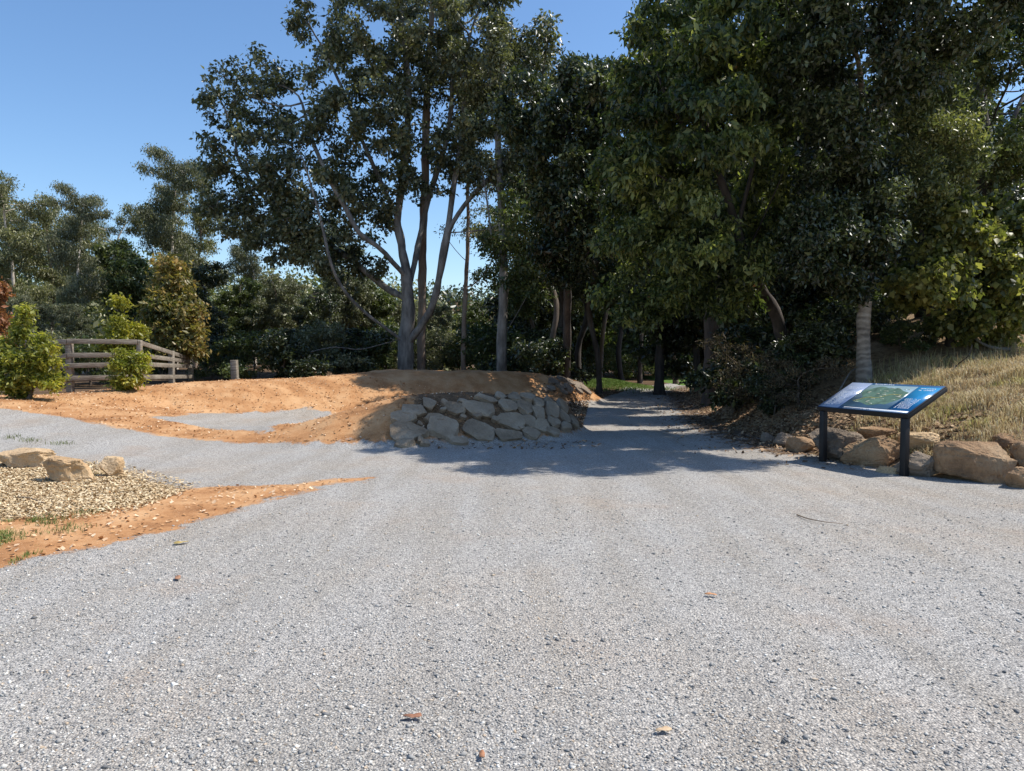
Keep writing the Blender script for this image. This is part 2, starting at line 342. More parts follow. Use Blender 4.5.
def masks(x, y):
    p1, z1 = seg_ridge(x, y, NEAR); p2, z2 = seg_ridge(x, y, BACK)
    b = base_h(x, y)
    up = np.maximum((z1-b)*p1, (z2-b)*p2)
    dm = np.maximum(np.clip(p1*3.2, 0, 1), np.clip(p2*3.2, 0, 1))
    # bowl between the two ridges
    ysN = np.interp(x, NEAR[:, 0], NEAR[:, 1]); ysB = np.interp(x, BACK[:, 0], BACK[:, 1])
    bowl = (x > NEAR[0, 0]) & (x < 0.4) & (y > ysN) & (y < ysB)
    dm = np.where(bowl, 1, dm)
    inn = poly_sd(x, y, PG_INNER)+.4*fbm(x*1.1, y*1.1, 61, 3); dm = dm*(1-sstep((inn+.25)/.5))
    st = sstep((poly_sd(x, y, PG_STRIP)+.28+.38*fbm(x*1.1, y*1.1, 62, 4))/.55); dirt = np.maximum(dm, st)
    mul = sstep((poly_sd(x, y, PG_MULCH)+.25+.3*fbm(x*1.5, y*1.5, 63, 3))/.5)
    d = bank_d(x, y); bank = sstep((d+.25)/.5)
    litter = np.maximum(0, sstep((y-24.5)/1.5)*sstep((np.interp(y, XL_Y, XL_X)-x)/.8))
    litter = np.maximum(litter, sstep((y-18.5)/2)*sstep((np.interp(y, XL_Y, XL_X)-x+.35)/.8)*(x > -1)*.9*(1-dm))
    litter = np.maximum(litter, sstep((y-21)/1.5)*(x < -2)*(1-dm)*(y > ysB))
    litter = np.maximum(litter, ((y > ysB+.5) & (x < -4)).astype(float)*(1-dm))
    litter = np.maximum(litter, bank*sstep((y-14.2)/1.5)); litter = np.maximum(litter, sstep((y-42)/4))
    litter = np.maximum(litter, np.clip(.72*sstep((p1-.05)/.25)*sstep((x+2.15)/.5)*(y < 19)+.3*sstep((x-.9)/.4)*sstep((p1-.02)/.2)*(y < 19), 0, 1))
    litter = np.maximum(litter, .62*sstep((d+1.3)/1.0)*(y > 12.2)*(y < 40)*(d < 0))
    lawn = np.exp(-(((x-4.2)/2.0)**2+((y-36)/2.3)**2)*1.2); lawn = np.maximum(lawn, sstep((y-39)/2)*(x > 9)*(y < 60)*.8)
    lawn = np.maximum(lawn, np.clip(.33+.5*fbm(x*2.2, y*2.2, 31, 3), 0, .75)*sstep((poly_sd(x, y, PG_TUFT)+.2)/.5))
    return dirt, mul, litter, bank, lawn
def axis(lo, hi, step, far_lo, far_hi):
    a = list(np.arange(lo, hi+1e-6, step)); s = step
    up = []; v = hi
    while v < far_hi: s = min(s*1.09, 30); v += s; up.append(v)
    s = step; dn = []; v = lo
    while v > far_lo: s = min(s*1.12, 60); v -= s; dn.append(v)
    return np.array(dn[::-1]+a+up)
gx = axis(-17, 12, .075, -700, 700); gy = axis(2, 30, .075, -120, 900)
GX, GY = np.meshgrid(gx, gy); HZ = height(GX.ravel(), GY.ravel())
gV = np.stack([GX.ravel(), GY.ravel(), HZ], 1)
mk = masks(GX.ravel(), GY.ravel())
nx, ny = len(gx), len(gy)
idx = np.arange(nx*ny).reshape(ny, nx)
Q = np.stack([idx[:-1, :-1], idx[:-1, 1:], idx[1:, 1:], idx[1:, :-1]], -1).reshape(-1, 4)
fm = [a[Q].mean(1) for a in mk]; fc = gV[Q].mean(1)
cls = np.zeros(len(Q), int)                         # 0 gravel
cls[fm[0] > .5] = 1; cls[fm[1] > .5] = 2; cls[fm[2] > .5] = 3; cls[fm[3] > .5] = 4
cls[(fm[4] > .5) & (fc[:, 1] > 30)] = 5
cls[(np.abs(fc[:, 0]) > 18) | (fc[:, 1] > 44) | (fc[:, 1] < -2)] = 3
cls[(cls == 1) & (poly_sd(fc[:, 0], fc[:, 1], PG_STRIP) > -.2) & (fc[:, 1] < 13)] = 6
cls[fc[:, 1] > 110] = 7
for k, nm in ((0, 'gravel_path'), (1, 'dirt_track'), (2, 'mulch_bed'), (3, 'ground'), (4, 'grass_bank'), (5, 'lawn'), (6, 'dirt_verge'), (7, 'hills')):
    f = Q[cls == k]
    if not len(f): continue
    u, inv = np.unique(f, return_inverse=True); inv = inv.reshape(f.shape)
    o = mesh_np(nm, gV[u], inv, M['ground'], smooth=True); tag(o, kind='structure')
    for an, av in zip(('dirt', 'mulch', 'litter', 'bank', 'lawn'), mk):
        at = o.data.attributes.new(an, 'FLOAT', 'POINT'); at.data.foreach_set('value', av[u].astype(np.float32))
print('terrain', time.time()-T0)

# ------------------------------------------------------------------ trees
def unit(v): return v/(np.linalg.norm(v, axis=-1, keepdims=True)+1e-9)
def resample(pts, step):
    pts = np.asarray(pts, float); out = [pts[0]]
    for i in range(len(pts)-1):
        p0 = pts[max(i-1, 0)]; p1 = pts[i]; p2 = pts[i+1]; p3 = pts[min(i+2, len(pts)-1)]
        n = max(1, int(np.linalg.norm(p2-p1)/step+.5))
        for k in range(1, n+1):
            t = k/n
            out.append(.5*((2*p1)+(-p0+p2)*t+(2*p0-5*p1+4*p2-p3)*t*t+(-p0+3*p1-3*p2+p3)*t**3))
    return np.array(out)
def skeleton(paths, lobes, D, rs, maxit=90, kill=1.7, up=.12):
    nodes = []; par = []
    for pi, path in enumerate(paths):
        r = resample(path, D*.9)
        if pi == 0: prev = -1; start = 0
        else:
            dd = np.linalg.norm(np.array(nodes)-r[0], axis=1); prev = int(dd.argmin()); start = 1
        for p in r[start:]:
            nodes.append(p+rs.normal(0, .012, 3)); par.append(prev); prev = len(nodes)-1
    nodes = [np.array(n) for n in nodes]
    A = []
    for c, rad, n in lobes:
        q = unit(rs.normal(size=(n, 3)))*(rs.random((n, 1))**.42); A.append(np.asarray(c)+q*np.asarray(rad))
    A = np.concatenate(A); NP = np.array(nodes)
    d = np.linalg.norm(A[:, None]-NP[None], axis=2); near = d.argmin(1); nd = d.min(1)
    alive = nd > kill*D
    A = A[alive]; near = near[alive]; nd = nd[alive]; n0 = len(nodes)
    for it in range(maxit):
        if len(A) < 4: break
        acc = {}
        dirs = unit(A-NP[near])
        order = np.argsort(near); ns = near[order]; u, s = np.unique(ns, return_index=True)
        sums = np.add.reduceat(dirs[order], s, axis=0)
        g = unit(sums+rs.normal(0, .18, sums.shape)*np.linalg.norm(sums, axis=1, keepdims=True)+np.array([0, 0, up])*np.linalg.norm(sums, axis=1, keepdims=True))
        new = NP[u]+g*D
        base = len(NP); NP = np.concatenate([NP, new]); par.extend(u.tolist())
        dn = np.linalg.norm(A[:, None]-new[None], axis=2); j = dn.argmin(1); m = dn.min(1)
        better = m < nd; near = np.where(better, base+j, near); nd = np.where(better, m, nd)
        # stuck attractors: drop those whose nearest node did not get nearer for long
        keep = nd > kill*D
        if it > 10: keep &= ~((~better) & (rs.random(len(A)) < .12))
        A = A[keep]; near = near[keep]; nd = nd[keep]
    return NP, np.array(par), n0
def tube_mesh(NP, par, R, tip, name, mat, parent, expo=2.3):
    n = len(NP); kids = [[] for _ in range(n)]
    for i, p in enumerate(par):
        if p >= 0: kids[p].append(i)
    order = np.argsort(-np.arange(n)); cnt = np.zeros(n)
    for i in range(n-1, -1, -1):
        if not kids[i]: cnt[i] = 1
        if par[i] >= 0: cnt[par[i]] += cnt[i]
    ex = math.log(R/tip)/math.log(max(cnt[0], 2)); rad = tip*cnt**ex
    # gentle taper along unbranched runs
    depth = np.zeros(n)
    for i in range(n):
        if par[i] >= 0: depth[i] = depth[par[i]]+np.linalg.norm(NP[i]-NP[par[i]])
    rad = rad*(1-.25*depth/(depth.max()+1e-6))
    rad[depth < .5] *= 1+.45*(1-depth[depth < .5]/.5)**2
    V = []; Fq = []; vi = 0
    stack = [(0, -1)]
    while stack:
        s, pre = stack.pop(); chain = ([pre] if pre >= 0 else [])+[s]; c = s
        while kids[c]:
            ks = sorted(kids[c], key=lambda k: -cnt[k])
            for k in ks[1:]: stack.append((k, c))
            c = ks[0]; chain.append(c)
        if len(chain) < 2: continue
        pts = NP[chain].copy(); rr = rad[chain].copy()
        if pre >= 0: rr[0] = min(rr[0], rr[1]*1.25)
        if len(pts) > 3: pts[1:-1] = pts[1:-1]*.5+(pts[:-2]+pts[2:])*.25
        ns = 9 if rr.max() > .12 else (6 if rr.max() > .04 else (4 if rr.max() > .015 else 3))
        tg = unit(np.gradient(pts, axis=0)); ref = np.array([.31, .92, .24]) if abs(tg[0][2]) > .7 else np.array([.1, .1, 1.])
        a = unit(np.cross(tg, ref)); b_ = np.cross(tg, a)
        th = np.linspace(0, 2*np.pi, ns, endpoint=False)
        ring = pts[:, None]+rr[:, None, None]*(np.cos(th)[None, :, None]*a[:, None]+np.sin(th)[None, :, None]*b_[:, None])
        if ns == 9: ring += (rr[:, None, None]*.08)*np.random.default_rng(len(V)).normal(size=ring.shape)
        V.append(ring.reshape(-1, 3)); L = len(pts)
        ii = vi+np.arange(L-1)[:, None]*ns+np.arange(ns)[None]; jj = vi+np.arange(L-1)[:, None]*ns+(np.arange(ns)[None]+1) % ns
        Fq.append(np.stack([ii, jj, jj+ns, ii+ns], -1).reshape(-1, 4)); vi += L*ns
    mesh_np(name, np.concatenate(V), np.concatenate(Fq), mat, parent, smooth=True)
    return cnt, rad
def leaves_geo(pos, L, Wd, rs, droop=.0, upn=.5, sz=.46):
    n = len(pos)
    t = rs.normal(size=(n, 3)); t[:, 2] -= droop*2.2; t = unit(t)
    nn = rs.normal(size=(n, 3))*(1-upn)*1.0; nn[:, 2] += upn*1.3; nn = nn-(nn*t).sum(1, keepdims=True)*t; nn = unit(nn)
    s = np.cross(t, nn); l = L*(1+rs.normal(0, sz, (n, 1))).clip(.45, 1.8); w = l*Wd
    base = pos; tip = pos+t*l-nn*l*.12; le = pos+t*l*.42+s*w*.5+nn*l*.06; ri = pos+t*l*.42-s*w*.5+nn*l*.06
    V = np.stack([base, le, tip, ri], 1).reshape(-1, 3); i = np.arange(n)[:, None]*4
    Ft = np.concatenate([i+np.array([[0, 2, 1]]), i+np.array([[0, 3, 2]])], 0)
    return V, Ft
def make_tree(name, base, paths, lobes, R, D=.45, bark='bark_grey', leaf='l_hero', nl=30000, L=.13, Wd=.45, droop=.2, upn=.5,
              spread=.5, seed=1, tip=.010, thin=3, kill=1.7, rootlabel=None, cat='tree', group=None, clump=None):
    rs = np.random.default_rng(seed); base = np.asarray(base, float)
    root = empty(name, tuple(base)); tag(root, rootlabel, cat, group)
    paths = [np.asarray(p, float)-base for p in paths]; lobes = [(np.asarray(c, float)-base, r, n) for c, r, n in lobes]
    NP, par, n0 = skeleton(paths, lobes, D, rs, kill=kill)
    cnt, rad = tube_mesh(NP, par, R, tip, 'trunk', M[bark], root)
    ok = np.where((cnt <= thin) & (np.arange(len(NP)) >= n0))[0]
    if len(ok) < 5: ok = np.where(cnt <= thin+3)[0]
    w = np.where(cnt[ok] == 1, 2.0, 1.0)*(.35+rs.random(len(ok))**1.5)
    pick = rs.choice(ok, nl, p=w/w.sum())
    off = rs.normal(size=(nl, 3))*spread*D; off[:, 2] *= .75
    V, Ft = leaves_geo(NP[pick]+off, L, Wd, rs, droop, upn)
    mesh_np('crown', V, Ft, M[leaf], root)
    return root
def copy_tree(root, loc, rz, sc, label=None, group=None, szz=None):
    r = root.copy(); COL.objects.link(r); r.location = loc; r.rotation_euler = (0, 0, rz); r.scale = (sc, sc, szz or sc)
    if label: r['label'] = label
    if group: r['group'] = group
    for ch in list(root.children):
        c = ch.copy(); COL.objects.link(c); c.parent = r
    return r
def lob(px, py, rx, ry, Y, n, ryd=None, k=1.0):
    s = Y/F; return (P(px, py, Y), (rx*s*k, (ryd if ryd else rx)*s*k, ry*s*k), n)
def pp(Y, *pts): return [P(a, b_, Y+(c[0] if c else 0)) for a, b_, *c in pts]
def gbase(px, Y, py=None):
    x = (px-512)/F*Y; return np.array([x, Y, hz(x, Y)-.05])

# big spreading tree behind the berm
YH = 31.
b0 = gbase(406, YH)
paths = [[b0]+pp(YH, (406, 345), (408, 300), (404, 256), (397, 222), (402, 187), (407, 140), (408, 80), (402, 20), (398, -30)),
         pp(YH, (405, 342), (385, 328, -.5), (362, 310, -1), (340, 285, -1.5), (329, 256, -2), (322, 225, -2), (312, 190, -2), (300, 150, -2)),
         pp(YH, (408, 298), (392, 292, .5), (377, 281, .5), (350, 258, .8), (323, 241, 1), (293, 222, 1), (262, 195, 1), (240, 165, 1)),
         pp(YH, (406, 276), (392, 262, -.6), (378, 246, -1), (358, 234, -1.3), (347, 210, -1.5), (330, 180, -1.5), (312, 140, -1), (300, 95, -1)),
         pp(YH, (407, 342), (420, 328, -.3), (434, 302, -.6), (441, 268, -.8), (448, 233, -1), (464, 205, -1), (492, 176, -.8), (520, 150, -.5), (545, 112, 0)),
         pp(YH, (447, 236, -1), (452, 195, -.7), (460, 145, -.5), (466, 85, 0), (470, 30, 0)),
         pp(YH, (408, 290), (416, 255, .8), (426, 210, 1.2), (434, 180, 1.3), (447, 138, 1.4), (452, 85, 1.5), (448, 20, 1.5)),
         pp(YH, (405, 250), (396, 215, 1), (380, 180, 1), (362, 140, 1), (345, 95, 1), (322, 45, 1)),
         pp(YH, (448, 233, -1), (470, 232, -1.3), (500, 225, -1.5), (525, 205, -1.8)),
         pp(YH, (403, 338), (380, 345, -1), (355, 350, -1.6), (335, 346, -2), (310, 352, -2))]
lobes = [lob(252, 112, 52, 62, YH, 330, 60), lob(228, 165, 38, 45, YH, 170, 50), lob(240, 215, 48, 30, YH, 150, 50), lob(290, 245, 45, 26, YH, 110, 50), lob(345, 262, 40, 28, YH, 70, 50), lob(375, 210, 30, 30, YH, 50, 50), lob(285, 195, 45, 45, YH, 150, 60), lob(318, 22, 44, 26, YH, 70), lob(395, 45, 75, 55, YH, 260, 100),
         lob(485, 55, 80, 65, YH, 300, 100), lob(548, 95, 46, 50, YH, 150, 70), lob(375, 125, 60, 45, YH, 150, 90), lob(335, 200, 45, 40, YH, 80, 70),
         lob(470, 145, 62, 38, YH, 130, 90), lob(430, -60, 140, 65, YH, 200, 110), lob(405, 185, 30, 22, YH, 45, 50), lob(520, 185, 30, 30, YH, 50, 50)]
make_tree('spreading_tree', b0, paths, lobes, .34, .46, 'bark_grey', 'l_hero', 104000, .155, .55, .25, .40, .40, 3, .019, 3,
          rootlabel='huge spreading tree with forking grey limbs behind the dirt berm')
# three slimmer trees beside it
bb = gbase(421, 32.8)
make_tree('gum_tree', bb, [[bb]+pp(32.8, (422, 320), (423, 240), (425, 180), (427, 100), (431, 30), (433, -40))],
          [lob(435, -40, 90, 60, 32.8, 150), lob(440, 80, 50, 45, 32.8, 60)], .19, .5, 'bark_tan', 'l_hero', 14000, .15, .4, .5, .4, .5, 5, .012,
          rootlabel='straight tan trunked gum right behind the big spreading tree')
bb = gbase(463, 33)
make_tree('gum_tree', bb, [[bb]+pp(33, (464, 330), (466, 280), (468, 235), (468, 180), (473, 120)), pp(33, (466, 290), (480, 280), (492, 262), (500, 240)), pp(33, (467, 262), (455, 250), (445, 235))],
          [lob(478, 150, 40, 50, 33, 70), lob(470, 225, 36, 20, 33, 30), lob(500, 225, 22, 25, 33, 20)], .11, .42, 'bark_tan', 'l_gum', 5500, .12, .35, .5, .4, .45, 6, .016,
          rootlabel='thin pale sapling gum between the spreading tree and the dense dark tree')
bb = gbase(502, 29.5)
make_tree('gum_tree', bb, [[bb]+pp(29.5, (502, 330), (504, 290), (503, 240), (500, 180), (498, 120), (505, 50)), pp(29.5, (504, 336), (518, 312), (531, 288), (540, 258), (544, 225)),
                           pp(29.5, (503, 268), (492, 240), (488, 205), (480, 160)), pp(29.5, (504, 262), (520, 240), (528, 205))],
          [lob(505, 70, 60, 60, 29.5, 130), lob(475, 165, 30, 35, 29.5, 35), lob(530, 175, 30, 55, 29.5, 60), lob(545, 225, 18, 30, 29.5, 25)], .20, .45, 'bark_grey', 'l_hero', 13000, .14, .45, .3, .45, .42, 7, .017,
          rootlabel='forked grey trunked tree just left of the dense dark tree')
# dense dark tree left of the road
bb = gbase(566, 27.6)
make_tree('dense_tree', bb, [[bb]+pp(27, (567, 340))+pp(25, (567, 270))+pp(23.5, (566, 200), (563, 120)), pp(25, (568, 280), (590, 250, -1), (600, 220, -1.5)), pp(23.5, (569, 250), (545, 215), (540, 180))],
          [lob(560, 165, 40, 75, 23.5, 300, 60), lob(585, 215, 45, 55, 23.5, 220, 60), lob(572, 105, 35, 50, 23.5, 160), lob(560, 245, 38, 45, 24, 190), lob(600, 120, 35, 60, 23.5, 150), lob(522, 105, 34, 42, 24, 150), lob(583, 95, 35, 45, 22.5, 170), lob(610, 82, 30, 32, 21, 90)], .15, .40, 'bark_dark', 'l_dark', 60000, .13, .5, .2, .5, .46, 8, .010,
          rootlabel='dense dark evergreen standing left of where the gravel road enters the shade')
# leaning tree on the right bank: hanging green leaves
YA = 14.8
bb = gbase(792, 17.2)
make_tree('leaning_tree', bb, [[bb, P(778, 320, 16.8), P(762, 292, 16.2), P(745, 258, 15.6), P(735, 222, 15.2), P(722, 180, 15), P(705, 120, 14.8), P(690, 50, 14.8)],
                               [P(748, 262, 15.6), P(730, 236, 15.2), P(708, 210, 14.8), P(680, 190, 14.5), P(650, 170, 14.3)],
                               [P(737, 230, 15.2), P(750, 180, 15), P(762, 120, 15), P(765, 60, 15)],
                               [P(722, 180, 15), P(680, 120, 14), P(655, 70, 13.8)], [P(745, 255, 15.6), P(765, 215, 15), P(785, 170, 14.6)]],
          [lob(655, 60, 50, 60, YA-.2, 330, 75), lob(725, 50, 62, 55, YA-1.4, 330, 85), lob(640, 155, 50, 50, YA-.3, 260, 70), lob(715, 135, 62, 42, YA-1.7, 240, 80), lob(770, 110, 45, 55, YA, 170), lob(635, 235, 42, 42, YA+.3, 200, 60),
           lob(690, 240, 50, 45, YA, 160, 70), lob(735, -35, 62, 42, YA-1, 220), lob(770, 200, 50, 45, YA+.8, 110), lob(660, 295, 45, 22, YA+.8, 80), lob(612, 300, 26, 20, YA+.6, 40), lob(722, 300, 40, 26, YA+.9, 70), lob(640, 330, 16, 14, YA+1, 14), lob(757, 262, 30, 30, YA-.5, 70)], .14, .30, 'bark_dark', 'l_droop', 88000, .105, .44, .5, .3, .40, 9, .008,
          rootlabel='leafy tree with hanging green leaves leaning from the bank over the road')
# dark trees above the bank
for i, (bx, Yb, pts, lb, sd_, bark, leaf, lab, R, nl, L) in enumerate([
    (712, 23, [(712, 330), (712, 270), (708, 200)], [lob(640, 205, 50, 55, 24.5, 200, 50), lob(645, 95, 42, 60, 19, 170), lob(700, 45, 60, 60, 19, 200), lob(700, 210, 70, 60, 22, 240), lob(740, 150, 70, 70, 22, 220), lob(670, 270, 50, 35, 22, 130)], 12, 'bark_dark', 'l_dark', 'black trunked shade tree where the bank meets the right side of the road', .24, 44000, .13),  # leading lobes sit hidden behind the leaning tree, added to shade the berm
    (863, 15.2, [(864, 320), (867, 270), (868, 200), (862, 120)], [lob(845, 60, 70, 65, 12.9, 420, 90), lob(905, 20, 75, 60, 12.4, 380, 80), lob(850, 160, 55, 45, 13.8, 240), lob(800, 30, 45, 60, 14, 260), lob(880, -60, 120, 50, 12.2, 330), lob(862, 235, 52, 45, 14.2, 230), lob(815, 245, 42, 45, 13.6, 190), lob(960, -30, 85, 42, 11.7, 240), lob(1045, -30, 55, 45, 11.7, 120)], 13, 'bark_ring', 'l_dark', 'tree with thick pale ringed trunk standing behind the top of the dry grass', .125, 105000, .085),  # last lobes, mostly out of view overhead, added to shade the road
    (985, 17.5, [(983, 300), (985, 230), (985, 160), (980, 80)], [lob(985, 60, 60, 60, 15.5, 330), lob(1010, 140, 60, 45, 16, 240), lob(1030, 20, 60, 70, 15.5, 240), lob(975, -50, 80, 50, 15, 240), lob(960, 130, 45, 40, 16.5, 150)], 14, 'bark_dark', 'l_mid', 'tall dark tree at the far right edge above the yellow green tree', .2, 50000, .085),
    (800, 20, [(802, 300), (806, 230), (806, 150), (800, 80)], [lob(805, 150, 60, 80, 19, 320), lob(830, 240, 60, 50, 19, 240), lob(770, 280, 50, 35, 19, 160), lob(800, 50, 60, 60, 19, 200), lob(870, 260, 50, 40, 19, 150)], 15, 'bark_dark', 'l_dark', 'shadowy tree filling the space behind the leaning tree', .2, 46000, .11),
    (925, 20.5, [(925, 300), (920, 230), (922, 150), (928, 70)], [lob(925, 180, 60, 70, 19.5, 280), lob(975, 220, 60, 50, 19.5, 200), lob(900, 280, 60, 35, 19.5, 180), lob(935, 90, 60, 60, 19.5, 180), lob(1020, 260, 50, 50, 19.5, 160)], 16, 'bark_dark', 'l_dark', 'deep green tree behind the yellow green tree on the bank', .2, 42000, .11),
]):
    bb = gbase(bx, Yb)
    make_tree('shade_tree', bb, [[bb]+pp(Yb-.3, *pts)], lb, R, .34, bark, leaf, nl, L, .48, .25, .45, .44, sd_, .009, rootlabel=lab, group='trees above the right bank')
# yellow green broad leaved tree + feathery grey green tree
bb = gbase(950, 16.2)
make_tree('maple_tree', bb, [[bb]+pp(16, (952, 300), (955, 250), (957, 200)), pp(16, (953, 290), (985, 255), (1000, 220))],
          [lob(948, 225, 34, 42, 14.8, 170), lob(985, 240, 34, 45, 15.2, 150), lob(928, 285, 48, 32, 14.8, 190), lob(1000, 295, 42, 36, 15.4, 160), lob(1030, 260, 35, 45, 15.6, 100), lob(955, 200, 18, 28, 15.4, 40), lob(975, 325, 50, 16, 15.6, 90)], .09, .26, 'bark_dark', 'l_maple', 36000, .105, .72, .4, .25, .5, 21, .005,
          rootlabel='young yellow green broad leaved tree with a few red leaves above the dry grass')
bb = gbase(930, 17.6)
make_tree('feathery_tree', bb, [[bb]+pp(16, (928, 300))+pp(15, (925, 260), (922, 220), (922, 150), (905, 90)), pp(14.6, (922, 170), (945, 120), (950, 80))],
          [lob(903, 95, 26, 36, 14.2, 120), lob(948, 85, 20, 38, 14.2, 100), lob(935, 135, 40, 30, 14.2, 140), lob(965, 160, 30, 26, 14.4, 70), lob(925, 185, 34, 32, 14.4, 130), lob(875, 35, 24, 22, 13.8, 60)], .09, .26, 'bark_dark', 'l_feather', 24000, .075, .4, -.3, .35, .55, 22, .005,
          rootlabel='feathery grey green tree with upright pale shoots in the upper right')
print('heroes', time.time()-T0)

# ------------------------------------------------------------------ prototypes for the woods
def proto(name, h, rr, bark, leaf, n, L, Wd, droop, kind, seed, R, cat='tree'):
    rs = np.random.default_rng(seed); far = np.array([0., 0., 0.])
    bend = rs.normal(0, .035*h, (6, 2)); zs = np.linspace(0, 1, 6)
    pts = [np.array([bend[i][0]*zs[i], bend[i][1]*zs[i], h*.92*zs[i]]) for i in range(6)]
    if kind == 'gum':
        lobes_ = [((rs.normal(0, rr*.42), rs.normal(0, rr*.42), h*q), (rr*.42, rr*.42, h*.10), 60) for q in np.linspace(.42, .95, 9)]
    elif kind == 'dense':
        lobes_ = [((rs.normal(0, rr*.33), rs.normal(0, rr*.33), h*q), (rr*.6*(1.1-.5*abs(q-.45)*2), rr*.6, h*.13), 80) for q in np.linspace(.22, .88, 8)]
    elif kind == 'slender':
        lobes_ = [((rs.normal(0, rr*.4), rs.normal(0, rr*.4), h*q), (rr*.5, rr*.5, h*.09), 55) for q in np.linspace(.5, .95, 7)]
        pts = [p*np.array([2.2, 2.2, 1]) for p in pts]
    else:
        lobes_ = [((rs.normal(0, rr*.4), rs.normal(0, rr*.4), h*q), (rr*.55, rr*.55, h*.22), 70) for q in (.25, .35, .5, .6, .75, .8)]
        pts = [p*np.array([1, 1, .7]) for p in pts]
    return make_tree(name, far, [pts], lobes_, R, h*.035 if kind != 'shrub' else h*.07, bark, leaf, n, L, Wd, droop, .38, .6 if kind != 'gum' else .5, seed, .016 if h > 5 else .005, rootlabel='x', cat=cat)
PR = dict(
    gumA=proto('gum_tree', 12, 3.4, 'bark_pale', 'l_gum', 32000, .145, .35, .6, 'gum', 31, .13),
    gumB=proto('gum_tree', 13, 3.0, 'bark_pale', 'l_gum2', 32000, .145, .32, .7, 'gum', 32, .12),
    gumC=proto('gum_tree', 12, 3.8, 'bark_tan', 'l_gum', 32000, .145, .38, .5, 'gum', 33, .13),
    denA=proto('forest_tree', 8, 3.0, 'bark_dark', 'l_mid', 26000, .17, .5, .3, 'dense', 34, .18),
    denB=proto('forest_tree', 8, 2.8, 'bark_dark', 'l_dark', 26000, .17, .5, .2, 'dense', 35, .18),
    denC=proto('forest_tree', 8, 3.2, 'bark_brown', 'l_gum2', 26000, .16, .42, .4, 'dense', 36, .16),
    sleA=proto('slender_tree', 9, 2.4, 'bark_dark', 'l_dark', 11000, .15, .45, .3, 'slender', 37, .13),
    sleB=proto('slender_tree', 9, 2.4, 'bark_brown', 'l_mid', 11000, .15, .45, .3, 'slender', 38, .11),
    shrA=proto('shrub', 2.4, 1.5, 'bark_brown', 'l_mid', 7500, .11, .5, .2, 'shrub', 39, .04, 'shrub'),
    shrB=proto('shrub', 2.4, 1.4, 'bark_brown', 'l_dark', 7500, .11, .5, .2, 'shrub', 40, .04, 'shrub'),
    shrD=proto('shrub', 2.4, 1.5, 'bark_brown', 'l_dry', 4200, .085, .3, .5, 'shrub', 43, .05, 'shrub'),
    shrC=proto('shrub', 2.4, 1.6, 'bark_brown', 'l_gum2', 6500, .11, .35, .3, 'shrub', 41, .04, 'shrub'))
HT = dict(gumA=12, gumB=13, gumC=12, denA=8, denB=8, denC=8, sleA=9, sleB=9, shrA=2.4, shrB=2.4, shrC=2.4, shrD=2.4)
used = set(); rsq = random.Random(5)
def place(k, px, Y, top, label, group, fat=1.0):
    """stand prototype k on the ground at bearing px and distance Y, its top reaching picture row top"""
    g = gbase(px, Y); ht = P(px, top, Y)[2]-g[2]; s = ht/HT[k]*.97
    src = PR[k]
    if k not in used:
        used.add(k); r = src; r.location = g; r['label'] = label; r['group'] = group
    else: r = copy_tree(src, g, 0, s, label, group)
    r.rotation_euler = (0, 0, rsq.uniform(0, 6.28)); r.scale = (s*fat, s*fat, s)
    return r
gL = 'gum trees behind the fence'
for a in [('gumA', 18, 33, 176, 'tall gum with its crown cut by the left edge of the picture'),
          ('gumB', 82, 31, 184, 'tall pale trunked gum rising in the middle behind the long fence rails'),
          ('gumC', 52, 37, 192, 'broad gum between the two tallest gums behind the fence'),
          ('gumA', 116, 39, 205, 'gum with a rounded top left of the gap of sky'),
          ('gumB', 176, 36, 148, 'lofty narrow gum standing alone between sky gaps, left of the spreading tree'),
          ('gumC', 196, 40, 178, 'thin gum tucked against the left side of the spreading tree'),
          ('gumB', -12, 36, 190, 'gum leaning in at the far left edge behind the rusty shrub')]:
    place(a[0], a[1], a[2], a[3], a[4], gL, .95)
gF = 'forest trees behind the fence and berm'
place('denA', 142, 33, 238, 'rounded dark tree behind the small yellow tree', gF)
place('denB', 205, 34, 262, 'dark tree low in the sky gap right of the ochre tree', gF)
place('denC', 30, 29, 290, 'grey green tree behind the lime bush', gF)
place('denC', 80, 28, 300, 'hazy grey green tree behind the first fence posts', gF)
place('denA', 240, 41, 275, 'green tree left of centre under the lowest crown of the spreading tree', gF)
place('denC', 275, 40, 268, 'pale green tree directly below the left crown of the spreading tree', gF)
place('denB', 305, 38, 285, 'dark tree two crowns left of the spreading tree trunk', gF)
place('denC', 345, 42, 262, 'grey leaved tree just left of the spreading tree trunk', gF)
place('denA', 372, 44, 275, 'tree seen through the lowest left limb of the spreading tree', gF)
place('denC', 440, 43, 302, 'low green tree seen between the spreading tree and the thin sapling gum', gF)
place('denA', 482, 45, 298, 'low green tree between the sapling gum and the forked grey tree', gF)
place('denB', 525, 38, 262, 'dark tree right behind the forked grey tree', gF)
place('denC', 415, 44, 300, 'distant grey tree right behind the trunk of the spreading tree', gF)
place('gumB', 255, 47, 205, 'faint gum showing through the left crown of the spreading tree', gF)
place('gumA', 330, 44, 215, 'faint gum seen behind the left limbs of the spreading tree', gF)
gW = 'slender trees in the dark wood beyond the road'
wl = ['thin dark trunk nearest the dense dark tree', 'crooked dark trunk right of the dense dark tree', 'curving brown trunk behind the strip of lawn',
      'thin trunk standing over the right end of the lawn', 'slanting trunk left of the road end', 'bent brown trunk at the road end', 'dark trunk in front of the sunlit leaves at the road end',
      'slim trunk beside the black trunked shade tree', 'slim trunk deep in the wood left of the lawn', 'slim trunk behind the far berm stones', 'leaning slim trunk in the deepest shade', 'farthest thin trunk over the road end']
